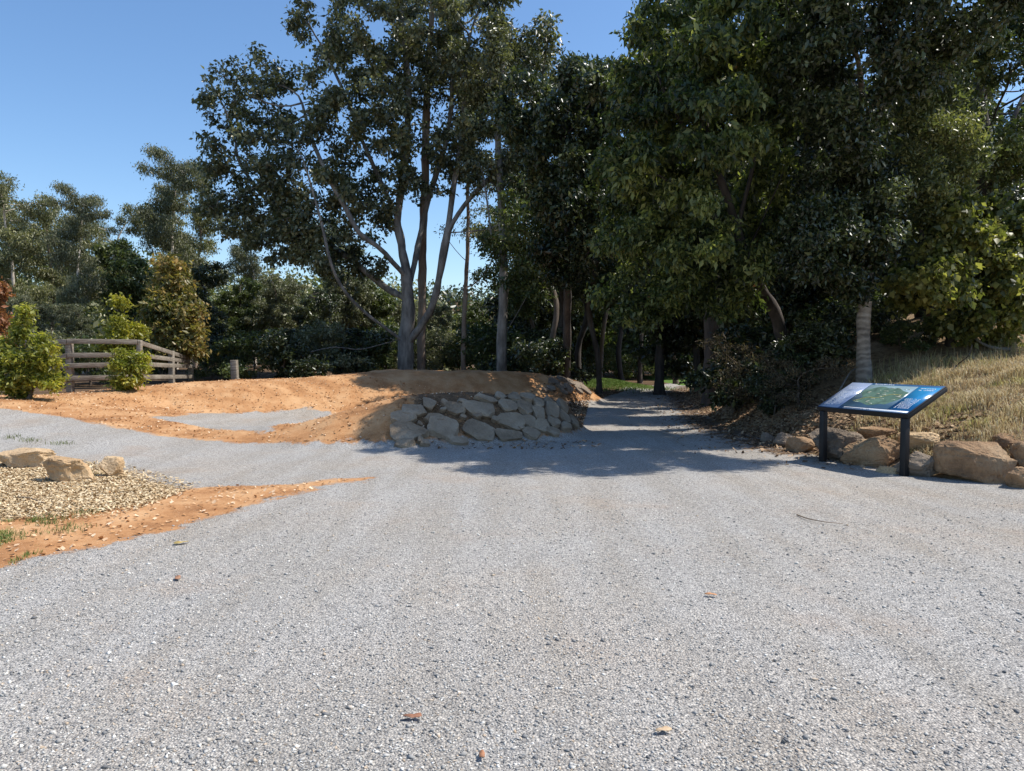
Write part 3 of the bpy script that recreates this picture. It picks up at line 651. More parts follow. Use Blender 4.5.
for i, (px, Y, top) in enumerate([(545, 28, 150), (562, 31, 160), (600, 40, 200), (622, 42, 195), (640, 43, 190), (660, 44, 200), (676, 42, 180), (698, 30.5, 150), (530, 34, 210), (580, 34, 150), (600, 31, 150), (690, 50, 210)]):
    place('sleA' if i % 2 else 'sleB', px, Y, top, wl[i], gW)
gW2 = 'leafy trees closing the wood beyond the road'
for i, (k, px, Y, top, lab) in enumerate([('denB', 545, 40, 200, 'dark leafy tree closing the wood left of the lawn'), ('denA', 590, 47, 190, 'leafy tree closing the wood above the lawn'), ('denC', 640, 54, 190, 'sunlit pale leafy tree beyond the road end'),
        ('denA', 690, 58, 190, 'sunlit green leafy tree beyond the road end'), ('denB', 735, 31, 120, 'dark leafy tree right behind the black trunked shade tree'), ('denA', 770, 29, 110, 'leafy tree high on the bank behind the leaning tree'),
        ('denB', 845, 27, 60, 'tall leafy tree behind the pale ringed trunk'), ('denA', 930, 27, 60, 'tall leafy tree behind the feathery tree'), ('denB', 1010, 25, 60, 'tall leafy tree behind the far right edge'), ('denB', 660, 30.5, 170, 'dark crown arching over the left side of the road')]):
    place(k, px, Y, top, lab, gW2)
gS = 'dark shrubs under the trees'
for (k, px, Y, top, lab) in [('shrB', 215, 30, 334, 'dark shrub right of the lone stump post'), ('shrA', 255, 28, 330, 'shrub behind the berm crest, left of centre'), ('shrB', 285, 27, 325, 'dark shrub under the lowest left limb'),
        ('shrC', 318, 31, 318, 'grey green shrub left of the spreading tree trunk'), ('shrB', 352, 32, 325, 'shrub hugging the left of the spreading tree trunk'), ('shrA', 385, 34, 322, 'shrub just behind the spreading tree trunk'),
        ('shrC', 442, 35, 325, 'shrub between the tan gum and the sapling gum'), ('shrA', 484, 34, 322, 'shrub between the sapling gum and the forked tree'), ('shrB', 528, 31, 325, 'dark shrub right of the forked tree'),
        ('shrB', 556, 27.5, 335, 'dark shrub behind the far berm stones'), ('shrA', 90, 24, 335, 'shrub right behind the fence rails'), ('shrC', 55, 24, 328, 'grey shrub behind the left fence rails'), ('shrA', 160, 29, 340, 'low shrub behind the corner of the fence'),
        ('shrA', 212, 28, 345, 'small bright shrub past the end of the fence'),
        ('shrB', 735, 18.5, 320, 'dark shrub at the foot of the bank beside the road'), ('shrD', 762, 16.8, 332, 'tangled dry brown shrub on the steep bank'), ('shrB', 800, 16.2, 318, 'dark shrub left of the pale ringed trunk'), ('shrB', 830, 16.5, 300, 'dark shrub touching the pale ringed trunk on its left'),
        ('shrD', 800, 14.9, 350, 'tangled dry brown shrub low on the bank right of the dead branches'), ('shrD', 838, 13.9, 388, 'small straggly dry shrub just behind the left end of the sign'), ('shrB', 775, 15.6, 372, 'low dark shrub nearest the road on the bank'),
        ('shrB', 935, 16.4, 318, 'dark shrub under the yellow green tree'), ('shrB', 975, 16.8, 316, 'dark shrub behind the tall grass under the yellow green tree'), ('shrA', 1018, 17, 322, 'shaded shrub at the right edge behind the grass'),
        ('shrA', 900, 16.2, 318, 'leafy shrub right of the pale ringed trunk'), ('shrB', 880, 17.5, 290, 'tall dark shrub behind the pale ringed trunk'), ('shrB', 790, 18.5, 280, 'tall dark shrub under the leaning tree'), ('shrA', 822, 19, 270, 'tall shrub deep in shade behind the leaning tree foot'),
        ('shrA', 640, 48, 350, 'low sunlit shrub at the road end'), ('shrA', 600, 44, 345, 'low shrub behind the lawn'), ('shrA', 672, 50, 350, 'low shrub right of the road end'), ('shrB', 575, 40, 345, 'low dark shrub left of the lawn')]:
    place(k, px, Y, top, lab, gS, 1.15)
def canopy(name, domes, n, L, mat, label, cat, seed):
    rs = np.random.default_rng(seed); D = np.array(domes); w = D[:, 3]*D[:, 4]; k = rs.choice(len(D), n, p=w/w.sum())
    q = unit(rs.normal(size=(n, 3))); q *= (.75+.3*rs.random((n, 1))); c = D[k]
    pos = np.stack([c[:, 0]+q[:, 0]*c[:, 3], c[:, 1]+q[:, 1]*c[:, 3], c[:, 2]+q[:, 2]*c[:, 4]], 1); pos += rs.normal(0, .12, pos.shape)*c[:, 3:4]
    V, Ft = leaves_geo(pos, L, .6, rs, .1, .45); tag(mesh_np(name, V, Ft, M[mat]), label, cat, kind='stuff')
TX = [-200, 60, 130, 150, 205, 235, 262, 330, 400, 425, 480, 510, 540, 600, 700, 1100]; TY = [228, 238, 240, 245, 264, 268, 262, 268, 272, 293, 296, 275, 240, 215, 200, 170]
rw = np.random.default_rng(91); dm_ = []
for i in range(420):
    px = rw.uniform(-150, 1100); Y = rw.uniform(50, 72); x = (px-512)/F*Y; top = P(px, np.interp(px, TX, TY)+rw.uniform(0, 26), Y)[2]; g = .4
    r = rw.uniform(1.5, 2.8); hh = (top-g)/2; dm_.append((x, Y, g+hh, r, hh))
canopy('far_wood', dm_[:210], 75000, .34, 'l_mid', 'continuous leafy wood closing the view behind all nearer trees', 'wood', 1)
canopy('far_wood', dm_[210:], 75000, .34, 'l_gum', 'greyer leafy wood mixed through the far wood', 'wood', 2)
dm_ = []
for i in range(1500):
    y = rw.uniform(115, 215); x = rw.uniform(-.75, .75)*y; r = rw.uniform(2.5, 4.5); dm_.append((x, y, hz(x, y)+.5, r, r*.9))
canopy('hill_forest', dm_, 110000, .8, 'l_dark', 'forest covering the distant hill beyond the wood', 'forest', 3)
# coloured garden trees and bushes near the fence
def single(name, px, Y, lobes_, R, leaf, n, L, Wd, label, cat, seed, D=.22, droop=.2, bark='bark_brown', top=None):
    bb = gbase(px, Y); t = P(px+2, top, Y)
    make_tree(name, bb, [[bb, bb*.6+t*.4+np.array([.1, 0, 0]), t]], lobes_, R, D, bark, leaf, n, L, Wd, droop, .4, .6, seed, .005, rootlabel=label, cat=cat)
single('ochre_tree', 172, 25.8, [lob(168, 283, 22, 32, 25.8, 120), lob(175, 322, 32, 32, 25.8, 200), lob(186, 345, 26, 18, 25.8, 90), lob(157, 330, 24, 30, 25.8, 90)], .1, 'l_ochre', 17000, .13, .5, 'bushy tree with ochre and green leaves beside the fence corner', 'tree', 51, .3, top=275)
single('yellow_tree', 122, 22.5, [lob(122, 305, 11, 14, 22.5, 60), lob(124, 330, 19, 15, 22.5, 100), lob(118, 350, 20, 12, 22.5, 60)], .05, 'l_yellow', 7000, .10, .5, 'small bright yellow tree behind the fence rails', 'tree', 52, .2, top=310)
single('bush', 131, 18.8, [lob(122, 368, 14, 10, 18.6, 60), lob(140, 372, 12, 9, 18.6, 50), lob(119, 354, 7, 13, 18.6, 30), lob(131, 358, 5, 12, 18.6, 20), lob(130, 381, 17, 7, 18.6, 50), lob(147, 362, 5, 8, 18.6, 15)], .03, 'l_bush', 4000, .08, .5, 'round green bush growing in front of the fence', 'bush', 53, .14, top=362)
single('bush', 28, 16.9, [lob(8, 378, 22, 14, 16.8, 110), lob(40, 380, 18, 12, 16.8, 80), lob(44, 350, 13, 22, 16.8, 60), lob(28, 325, 8, 22, 16.8, 40), lob(15, 342, 8, 22, 16.8, 40), lob(0, 352, 16, 18, 16.8, 60), lob(56, 362, 9, 14, 16.8, 30), lob(25, 362, 20, 14, 16.8, 80), lob(62, 382, 9, 8, 16.8, 20)], .04, 'l_bush', 10500, .085, .48, 'large lime green bush at the left end of the fence', 'bush', 54, .15, top=340)
single('rusty_shrub', -2, 20, [lob(2, 300, 12, 24, 20, 70), lob(-4, 325, 16, 22, 20, 70), lob(8, 335, 12, 14, 20, 30)], .05, 'l_red', 4500, .10, .5, 'rusty orange shrub at the very left edge', 'shrub', 55, .18, top=300)
print('woods', time.time()-T0)

# ------------------------------------------------------------------ rocks
def rock_mesh(name, size, seed, mat, parent=None, flat=0., cuts=9, sub=4, amp=.05):
    import bmesh
    rs = np.random.default_rng(seed); bm = bmesh.new(); bmesh.ops.create_icosphere(bm, subdivisions=sub, radius=1.0)
    V = np.array([v.co[:] for v in bm.verts]); Ff = np.array([[v.index for v in f.verts] for f in bm.faces]); bm.free()
    V = np.sign(V)*np.abs(V)**.55
    for k in range(cuts):
        n = unit(rs.normal(size=3)*np.array([1, 1, .8])); d = rs.uniform(.62, 1.0)
        s = V@n; V = V-np.clip(s-d, 0, None)[:, None]*n
    o = rs.uniform(0, 50, 3)
    for i in range(len(V)):
        q = Vector(V[i]*1.6+o); V[i] *= 1+amp*mnoise.fractal(q, .7, 2.1, 4)+amp*.35*mnoise.noise(q*6)
    V /= np.abs(V).max(0)
    V = V*np.asarray(size)*.5
    return V, Ff
def slab_mesh(size, seed):
    import bmesh
    rs = np.random.default_rng(seed); bm = bmesh.new(); bmesh.ops.create_icosphere(bm, subdivisions=4, radius=1.0)
    V = np.array([v.co[:] for v in bm.verts]); Ff = np.array([[v.index for v in f.verts] for f in bm.faces]); bm.free()
    V = np.sign(V)*np.abs(V)**.5
    a0 = rs.random()*6.28
    for k in range(7):
        a = a0+k*6.283/7+rs.normal(0, .28); n = unit(np.array([math.cos(a), math.sin(a), rs.normal(0, .12)])); d = rs.uniform(.66, .95)
        V = V-np.clip(V@n-d, 0, None)[:, None]*n
    n = unit(np.array([rs.normal(0, .22), rs.normal(0, .22), 1])); V = V-np.clip(V@n-.75, 0, None)[:, None]*n
    o = rs.uniform(0, 50, 3)
    for i in range(len(V)):
        q = Vector(V[i]*1.4+o); V[i] *= 1+.06*mnoise.fractal(q, .7, 2.1, 4)+.025*mnoise.noise(q*7)
    V /= np.abs(V).max(0); return V*np.asarray(size)*.5, Ff
def rock(px0, px1, py0, py1, Y, label, mat='sand', seed=1, depth=.8, rz=0., group='boulders edging the bank', sink=.05, tilt=0.):
    w = (px1-px0)*Y/F; h = (py1-py0)*Y/F
    V, Ff = rock_mesh('boulder', (w, w*depth, h+sink), seed, mat, amp=.11, cuts=12, sub=5)
    c, s = math.cos(rz), math.sin(rz)
    ct, st = math.cos(tilt), math.sin(tilt); V = V@np.array([[ct, 0, -st], [0, 1, 0], [st, 0, ct]])
    V = V@np.array([[c, s, 0], [-s, c, 0], [0, 0, 1]])
    ctr = P((px0+px1)/2, (py0+py1)/2, Y+w*depth*.4)
    ctr[2] -= sink*.5
    gap = (ctr[2]-(h+sink)/2)-min(hz(ctr[0]+w*.3, ctr[1]), hz(ctr[0]-w*.3, ctr[1]), hz(ctr[0], ctr[1]-w*depth*.3))+.04
    if gap > 0:      # deepen the stone until it sits in the ground
        V[:, 2] = np.where(V[:, 2] < 0, V[:, 2]*(1+gap/((h+sink)/2)), V[:, 2])
    o = mesh_np('boulder', V, Ff, M[mat], smooth=False, loc=tuple(ctr)); tag(o, label, 'boulder', group)
    m = o.modifiers.new('b', 'SUBSURF') if False else None
    for p in o.data.polygons: p.use_smooth = True
    o.data.set_sharp_from_angle(angle=math.radians(20)) if hasattr(o.data, 'set_sharp_from_angle') else None
    return o
for r in [(933, 1017, 440, 484, 9.5, 'biggest tan boulder with upright face, right of the sign', 'sand', 3, .5, -.85, -.05),
          (932, 1004, 430, 452, 10.3, 'long flat topped boulder lying behind the biggest boulder', 'sand', 4, .5, -.8, 0),
          (896, 939, 431, 456, 10.7, 'sunlit pale boulder right behind the right leg of the sign', 'sand2', 5, .7, -.6, 0),
          (896, 942, 450, 475, 10.0, 'low slab between the right sign leg and the biggest boulder', 'grey', 6, .6, -.8, 0),
          (840, 902, 437, 468, 10.8, 'sloping brown boulder under the middle of the sign', 'sand', 27, .6, -.7, -.25),
          (857, 900, 426, 442, 11.4, 'reddish flat boulder on top of the row under the sign panel', 'sand', 8, .6, -.8, 0),
          (807, 866, 428, 463, 11.4, 'large grey boulder behind the left leg of the sign', 'grey', 9, .6, -.8, .1),
          (785, 814, 436, 455, 12.4, 'small brown boulder left of the left sign leg', 'sand', 10, .7, -.5, .2),
          (772, 794, 431, 448, 13.1, 'leftmost small boulder at the foot of the shaded bank', 'grey', 11, .8, -.4, 0),
          (1013, 1052, 440, 468, 9.3, 'boulder cut by the right edge of the picture', 'sand', 12, .7, -.8, 0),
          (1006, 1046, 466, 490, 8.95, 'low boulder in the lower corner of the row at the right edge', 'sand', 13, .7, -.7, 0),
          (994, 1024, 433, 451, 9.75, 'small brown boulder wedged on top near the right edge', 'sand', 14, .8, -.5, 0),
          (876, 900, 466, 477, 10.25, 'small loose stone just left of the right sign leg base', 'sand2', 15, .7, -.5, 0),
          (759, 775, 432, 444, 13.9, 'little stone half buried in leaf litter by the road edge', 'grey', 16, .8, 0, 0)]:
    rock(r[0], r[1], r[2], r[3], r[4], r[5], r[6], r[7], r[8], r[9], tilt=r[10])
for r in [(-6, 58, 448, 464, 10.3, 'long low sandstone rock at the left edge of the mulch', 'sand2', 41, .45, -.15, .05),
          (44, 97, 456, 478, 9.4, 'middle sandstone rock with a brown broken face on the mulch', 'sand2', 47, .7, -.2, .12),
          (98, 123, 456, 473, 9.8, 'rounded small sandstone rock at the right end of the mulch rocks', 'sand2', 43, .8, .1, 0)]:
    rock(*r[:10], group='rocks on the mulch bed', tilt=r[10])
# stone pitching on the near mound and on the far berm end
def pitching(name, label, stones, zx0, zy0, k, mat):
    hits = []
    for (cx, cy_, w, h) in stones:
        hits.append((ground_hit(zx0+cx/k, zy0+cy_/k), w/k, h/k))
    c0 = np.mean([h[0] for h in hits], 0); c0[2] = hz(c0[0], c0[1])
    root = empty(name, tuple(c0)); tag(root, label, 'stone wall')
    for i, (p, w, h) in enumerate(hits):
        e = .12; gxn = (hz(p[0]+e, p[1])-hz(p[0]-e, p[1]))/(2*e); gyn = (hz(p[0], p[1]+e)-hz(p[0], p[1]-e))/(2*e)
        n = unit(np.array([-gxn, -gyn, 1.0])); v = unit(np.array([p[0], p[1], p[2]-CAMZ]))
        dist = p[1]; xa = unit(np.cross(np.array([0, 0, 1.]), -v)); xa = unit(xa-(xa@n)*n)
        if xa[0] < 0: xa = -xa
        ya = np.cross(n, xa)
        up_img = np.cross(unit(np.cross(v, np.array([0, 0, 1.]))), v); f = max(.35, abs(ya@up_img)); fx = max(.4, abs(xa[0]))
        V, Ff = slab_mesh((w*dist/F*1.13/fx, h*dist/F*1.2/f, .20), 100+i)
        V = V[:, :1]*xa+V[:, 1:2]*ya+V[:, 2:]*n
        o = mesh_np('stone', V, Ff, M[mat], root, loc=tuple(p+n*.0-c0))
        for q in o.data.polygons: q.use_smooth = True
        if hasattr(o.data, 'set_sharp_from_angle'): o.data.set_sharp_from_angle(angle=math.radians(26))
    return root
near_st = [(222, 300, 135, 75), (200, 240, 95, 48), (240, 213, 88, 42), (300, 193, 45, 42), (318, 245, 75, 28), (357, 288, 118, 78), (393, 210, 80, 35), (358, 187, 30, 18), (425, 182, 40, 18), (425, 243, 28, 14),
           (492, 208, 125, 52), (478, 236, 35, 22), (495, 292, 128, 68), (515, 172, 85, 22), (570, 165, 40, 20), (598, 197, 70, 38), (612, 255, 105, 60), (600, 308, 98, 42), (688, 304, 68, 34), (622, 168, 45, 28), (400, 333, 88, 20),
           (205, 343, 85, 22), (280, 342, 40, 15), (660, 205, 58, 50), (672, 258, 60, 44), (722, 276, 58, 44), (716, 228, 54, 44), (672, 166, 56, 30), (712, 186, 44, 34), (770, 262, 46, 44), (762, 216, 46, 44), (752, 182, 44, 30),
           (765, 298, 50, 24), (808, 236, 42, 40), (800, 200, 42, 30), (815, 276, 42, 30), (842, 256, 34, 28), (350, 215, 24, 14), (548, 248, 26, 18), (450, 268, 26, 16), (262, 266, 20, 12), (645, 284, 24, 18), (425, 215, 24, 20), (268, 330, 30, 22), (295, 255, 22, 14)]
pitching('stone_facing', 'grey stones set into the steep shaded end of the near dirt mound', near_st, 350, 355, 3.79, 'pitch')
far_st = [(770, 105, 40, 18), (800, 92, 38, 16), (760, 128, 36, 16), (795, 118, 40, 20), (832, 106, 40, 20), (828, 130, 40, 18), (862, 120, 40, 20), (890, 134, 40, 16), (740, 136, 30, 14), (865, 138, 30, 12), (812, 142, 30, 12)]
pitching('stone_facing', 'rough stones and roots at the right end of the far berm', far_st, 350, 355, 3.79, 'grey')

# ------------------------------------------------------------------ information sign
def build_sign():
    Rt = np.array([5.20, 10.08]); Lt = np.array([4.66, 11.42]); u = unit(Rt-Lt); v = np.array([-u[1], u[0]])
    if v[0] < 0: v = -v
    c = (Rt+Lt)/2; g = min(hz(*Rt), hz(*Lt)); Ln = np.linalg.norm(Rt-Lt)
    root = empty('information_sign', (c[0], c[1], g)); tag(root, 'low black framed information sign with a tilted map panel beside the boulders', 'sign')
    U = np.array([u[0], u[1], 0]); Vh = np.array([v[0], v[1], 0]); Z = np.array([0, 0, 1.])
    frame = plain('black_metal', (.010, .010, .011), .55, .4, .0, .15)
    a = math.radians(27); Vs = Vh*math.cos(a)+Z*math.sin(a); Nn = np.cross(U, Vs)
    if Nn[2] < 0: Nn = -Nn
    WP, DP, h0 = Ln+.16, .80, .79
    for s in (-1, 1):
        m = MB(); m.box(U*s*(Ln/2)+Vh*.05+Z*(h0/2-.05+.0), (.085, .085, h0+.06), np.array([U, Vh, Z])); m.build('leg', frame, root, .006)
    org = Z*(h0+.02)            # middle of the front edge, underside
    m = MB(); ax = np.array([U, Vs, Nn])
    m.box(org+Vs*DP/2+Nn*.012, (WP, DP, .024), ax)
    for s in (-1, 1): m.box(org+Vs*DP/2+U*s*(WP/2-.02)-Nn*.026, (.04, DP, .052), ax)
    m.box(org+Vs*.022-Nn*.0265, (WP-.082, .04, .051), ax); m.box(org+Vs*(DP-.022)-Nn*.0265, (WP-.082, .04, .051), ax)
    m.build('panel_frame', frame, root, .003)
    def P2(x, y, h=.026): return org+U*(x-.5)*(WP-.02)+Vs*(.01+y*(DP-.02))+Nn*h
    def rect(mb, x0, x1, y0, y1, h, t=.002): mb.box(P2((x0+x1)/2, (y0+y1)/2, h), ((x1-x0)*(WP-.02), (y1-y0)*(DP-.02), t), ax)
    def gl(nm, c, var=.06): return plain(nm, c, .22, .5, 0, var, 9)
    panel = None
    m = MB(); rect(m, 0, 1, 0, 1, .0255, .003); face = m.build('sign_face', gl('navy_print', (.035, .10, .22)), root)
    m = MB(); rect(m, .004, .245, .02, .985, .0285); m.build('text_panel', gl('slate_print', (.28, .35, .50)), face)
    m = MB(); rect(m, .255, .765, .10, .93, .0285); mp = m.build('map_panel', gl('pale_print', (.22, .33, .38)), face)
    m = MB(); rect(m, .30, .99, .012, .075, .0285); m.build('footer_strip', gl('white_print', (.62, .68, .75)), face)
    m = MB(); rect(m, .775, .995, .085, .93, .0285); bl = m.build('blue_panel', gl('blue_print', (.03, .24, .50)), face)
    # green map area: irregular outline
    rs = np.random.default_rng(4); pts = []
    for t in np.linspace(0, 2*np.pi, 40, endpoint=False):
        rx, ry = .255*(1+.22*math.sin(3*t+1)+.1*math.sin(5*t)), .36*(1+.12*math.sin(2*t+2)+.10*math.sin(7*t))
        pts.append(P2(min(.755, max(.265, .52+rx*math.cos(t))), min(.91, max(.12, .53+ry*math.sin(t))), .0305))
    ctr = P2(.52, .53, .0305); V = [ctr]+pts; Fm = np.array([[0, 1+i, 1+(i+1) % 40] for i in range(40)])
    mesh_np('map_area', V, Fm, gl('map_green', (.12, .20, .155), .3), mp)
    def lines(x0, x1, ys, hgt, jit, seed, hh=.0300, gap=.3):
        m = MB(); r_ = random.Random(seed)
        for y in ys:
            x = x0
            while x < x1-.006:
                w = r_.uniform(.006, .022); e = min(x1-(0 if jit else 0), x+w)
                if r_.random() > .1: rect(m, x, e, y, y+hgt, hh, .001)
                x = e+.004
            if r_.random() < .25: pass
        return m
    white = gl('white_lettering', (.72, .76, .80))
    lines(.03, .21, [.12+i*.034 for i in range(16)]+[.75, .80], .011, 1, 1).build('lettering', white, face)
    lines(.80, .95, [.16+i*.036 for i in range(10)], .013, 1, 2).build('lettering', white, bl)
    lines(.81, .96, [.80, .86], .022, 1, 3).build('heading', white, bl)
    lines(.32, .62, [.035], .016, 1, 4, .0302).build('lettering', gl('navy_lettering', (.04, .09, .2)), face)
    lines(.28, .50, [.95], .02, 1, 6, .0280).build('heading', white, face)
    m = MB()
    for i in range(26):
        x, y = rs.uniform(.30, .72), rs.uniform(.16, .86); w = rs.uniform(.012, .05); rect(m, x, x+w, y, y+rs.uniform(.008, .018), .0325, .001)
    m.build('map_labels', gl('cream_print', (.66, .68, .52)), mp)
    m = MB()
    p = np.array([.30, .30])
    for i in range(26):
        q = p+np.array([.016, .018*math.sin(i*.5)+.012]); d = P2(*q, .0335)-P2(*p, .0335); l = np.linalg.norm(d); d = d/l
        m.box((P2(*q, .0335)+P2(*p, .0335))/2, (l*1.02, .006, .001), np.array([d, np.cross(Nn, d), Nn])); p = q
    m.build('map_trail', gl('trail_print', (.75, .60, .12)), mp)
build_sign()

# ------------------------------------------------------------------ fence
def build_fence():
    def post(m, x, y, h, w=.15): 
        g = hz(x, y); m.box((x, y, g+h/2-.15), (w, w, h+.3))
        return g
    A = []; pts = [(-60, 20.4), (0, 20.1), (70, 19.6), (140, 20.2)]
    xy = [((p-512)/F*Y, Y) for p, Y in pts]
    end = ((191-512)/F*27.0, 27.0); mid = (xy[3][0]*.45+end[0]*.55, xy[3][1]*.45+end[1]*.55)
    g0 = hz(*xy[2]); root = empty('timber_fence', (xy[2][0], xy[2][1], g0))
    tag(root, 'weathered four rail timber fence stepping down behind the dirt track', 'fence'); off = np.array([xy[2][0], xy[2][1], g0])
    tops = [P(0, 340.5, 19.6)[2]]*4
    allp = xy+[mid, end]; th = [tops[0]+.02]*4+[(tops[0]*.5+P(191, 358, 27)[2]*.5), P(191, 345, 27)[2]]
    for i, (x, y) in enumerate(allp):
        g = hz(x, y); m = MB(); h = th[i]-g
        w = .15 if i != 3 else .12
        m.box(np.array([x, y, g+h/2-.15])-off, (w, w, h+.3)); m.build('post', M['wood'], root, .012)
    rails = [(342, 342, 342, 359.5), (356, 356, 355, 362), (366.5, 367, 364, 366.5), (379, 379, 377, 376.5)]
    def rail(p, q, w=.125):
        d = q-p; l = np.linalg.norm(d); d = d/l; n = unit(np.cross(d, [0, 0, 1.])); upv = np.cross(n, d)
        m = MB(); m.box((p+q)/2-off, (l, .045, w), np.array([d, n, upv])); m.build('rail', M['wood'], root, .006)
    fr = np.array([0, -.11, 0])
    for ra in rails:
        zA = P(70, ra[0], 19.6)[2]; zB = P(140, ra[2], 20.2)[2]; zE = P(191, ra[3], 27)[2]
        zs = [zA, zA, zA, zB]
        for i in range(3):
            a = np.array([*xy[i], zs[i]+.01*i])+fr; b_ = np.array([*xy[i+1], zs[i+1]])+fr; d = unit(b_-a); rail(a, b_-d*.012)
        a = np.array([*xy[3], zB])+fr*.9; b_ = np.array([*end, zE])+np.array([.1, -.12, 0]); rail(a+unit(b_-a)*.03, b_)
    e = np.array([*end, th[-1]-.08]); rail(e+np.array([-.45, -.13, -.15]), e+np.array([.12, -.13, .12]), .14)
    # lone stump post
    x = (235-512)/F*24.; g = hz(x, 24.); m = MB(); h = P(235, 360, 24)[2]-g
    m.box((0, 0, h/2-.15), (.20, .20, h+.3), np.array([[1, 0, .04], [0, 1, 0], [-.04, 0, 1]])); o = m.build('stump_post', M['wood'], None, .02); o.location = (x, 24., g)
    tag(o, 'lone thick timber stump post standing right of the fence', 'post')
build_fence()

# ------------------------------------------------------------------ loose ground cover
def scatter_stones():
    rs = np.random.default_rng(77); n = 170000
    Y = 2.3+10.5*rs.random(n)**1.75; X = (rs.random(n)*2-1)*(Y*.74+.5)
    dirt, mul, lit, bank, lawn = masks(X, Y); k = (rs.random(n) < .55+1.0*fbm(X*.5+Y*.25, Y*.28-X*.1, 15, 3)+.25*(Y < 4.5)) & (dirt < .45+.35*rs.random(n)) & (mul < .4) & (bank < .3) & (lawn < .3); X, Y = X[k], Y[k]; n = len(X)
    s = np.exp(rs.normal(math.log(.0034), .46, n)).clip(.0018, .012)*(1-.45*sstep((Y-6)/6))
    Z = height(X, Y)+s*.25
    o = np.array([[1, 0, 0], [0, 1, 0], [-1, 0, 0], [0, -1, 0], [0, 0, 1], [0, 0, -1.]])
    V = o[None]*(1+rs.normal(0, .28, (n, 6, 1)))+rs.normal(0, .22, (n, 6, 3)); V = V*s[:, None, None]*np.stack([1.15+rs.random(n)*.5, .9+rs.random(n)*.3, .65+.3*rs.random(n)], 1)[:, None]
    th = rs.random(n)*6.28; c, sn = np.cos(th), np.sin(th)
    x = V[..., 0]*c[:, None]-V[..., 1]*sn[:, None]; y = V[..., 0]*sn[:, None]+V[..., 1]*c[:, None]
    V = np.stack([x+X[:, None], y+Y[:, None], V[..., 2]+Z[:, None]], -1).reshape(-1, 3)
    T = np.array([[0, 1, 4], [1, 2, 4], [2, 3, 4], [3, 0, 4], [1, 0, 5], [2, 1, 5], [3, 2, 5], [0, 3, 5]])
    Ff = (np.arange(n)[:, None, None]*6+T[None]).reshape(-1, 3)
    m = island_mat('gravel_stone', [(0, (.14, .14, .14)), (.15, (.27, .265, .25)), (.5, (.40, .385, .355)), (.8, (.56, .54, .49)), (.92, (.47, .36, .25)), (.95, (.72, .69, .62)), (1, (.85, .82, .75))])
    tag(mesh_np('loose_gravel', V, Ff, m), 'loose pale grey gravel stones covering the near road surface', 'gravel', kind='stuff')
scatter_stones()
def flat_bits(name, X, Y, L, Wd, mat, label, cat, rs, lift=.01, tilt=.35):
    n = len(X); th = rs.random(n)*6.28; Z = height(X, Y)
    t = np.stack([np.cos(th), np.sin(th), rs.normal(0, tilt, n)], 1); s = np.stack([-np.sin(th), np.cos(th), rs.normal(0, tilt, n)], 1); nn = np.cross(t, s)
    l = (L*(.5+rs.random(n)))[:, None]; w = l*(Wd*(.6+.8*rs.random(n)))[:, None]
    c = np.stack([X, Y, Z+lift+rs.random(n)*lift], 1)
    V = np.stack([c-t*l/2-s*w/2, c+t*l/2-s*w*.4, c+t*l/2+s*w/2, c-t*l/2+s*w*.45], 1)+nn[:, None]*np.array([0, 1, 0, 1])[None, :, None]*w[:, None]*.12
    V = V.reshape(-1, 3); i = np.arange(n)[:, None]*4
    return tag(mesh_np(name, V, np.concatenate([i+np.array([[0, 1, 2]]), i+np.array([[0, 2, 3]])]), mat), label, cat, kind='stuff')
rs = np.random.default_rng(5)
def inpoly(pg, n, pad=.0):
    lo, hi = pg.min(0), pg.max(0); X = lo[0]+(hi[0]-lo[0])*rs.random(n*3); Y = lo[1]+(hi[1]-lo[1])*rs.random(n*3)
    k = poly_sd(X, Y, pg) > -pad*rs.random(n*3)**2; return X[k][:n], Y[k][:n]
X, Y = inpoly(PG_MULCH, 36000, .5)
flat_bits('mulch_chips', X, Y, .034, .36, island_mat('wood_chip', [(0, (.22, .13, .06)), (.3, (.45, .32, .17)), (.7, (.62, .48, .29)), (1, (.74, .62, .42))]), 'pale wood chips heaped around the three sandstone rocks', 'mulch', rs, .012)
# fallen leaves along bank foot, mound foot, wood floor
Y = 10.5+24*rs.random(30000)**1.3; X = np.interp(Y, XE_Y, XE_X)+rs.normal(.1, .85, 30000)+.3
k = rs.random(30000) < np.where(X < np.interp(Y, XE_Y, XE_X), .25, 1)*np.clip((Y-10)/3, .05, 1)
X1, Y1 = X[k], Y[k]
Y = 16.5+16*rs.random(9000); X = np.interp(Y, XL_Y, XL_X)-np.abs(rs.normal(0, .7, 9000))+.2
X1 = np.concatenate([X1, X, rs.uniform(-2.2, 1.5, 260)]); Y1 = np.concatenate([Y1, Y, rs.uniform(12.9, 14, 260)])
flat_bits('leaf_litter', X1, Y1, .05, .5, island_mat('dead_leaf', [(0, (.07, .04, .025)), (.4, (.20, .12, .065)), (.75, (.36, .23, .13)), (1, (.50, .36, .22))]), 'brown fallen leaves along the shaded foot of the bank', 'leaf litter', rs, .012)
# bits of stone and bark on the dirt
X = rs.uniform(-14, 0, 26000); Y = rs.uniform(5.5, 22, 26000); mk_ = masks(X, Y)[0] > .5
flat_bits('dirt_crumbs', X[mk_], Y[mk_], .028, .7, island_mat('dirt_crumb', [(0, (.30, .14, .055)), (.5, (.52, .29, .13)), (1, (.74, .58, .40))]), 'small clods and chips strewn over the orange dirt', 'crumbs', rs, .008)
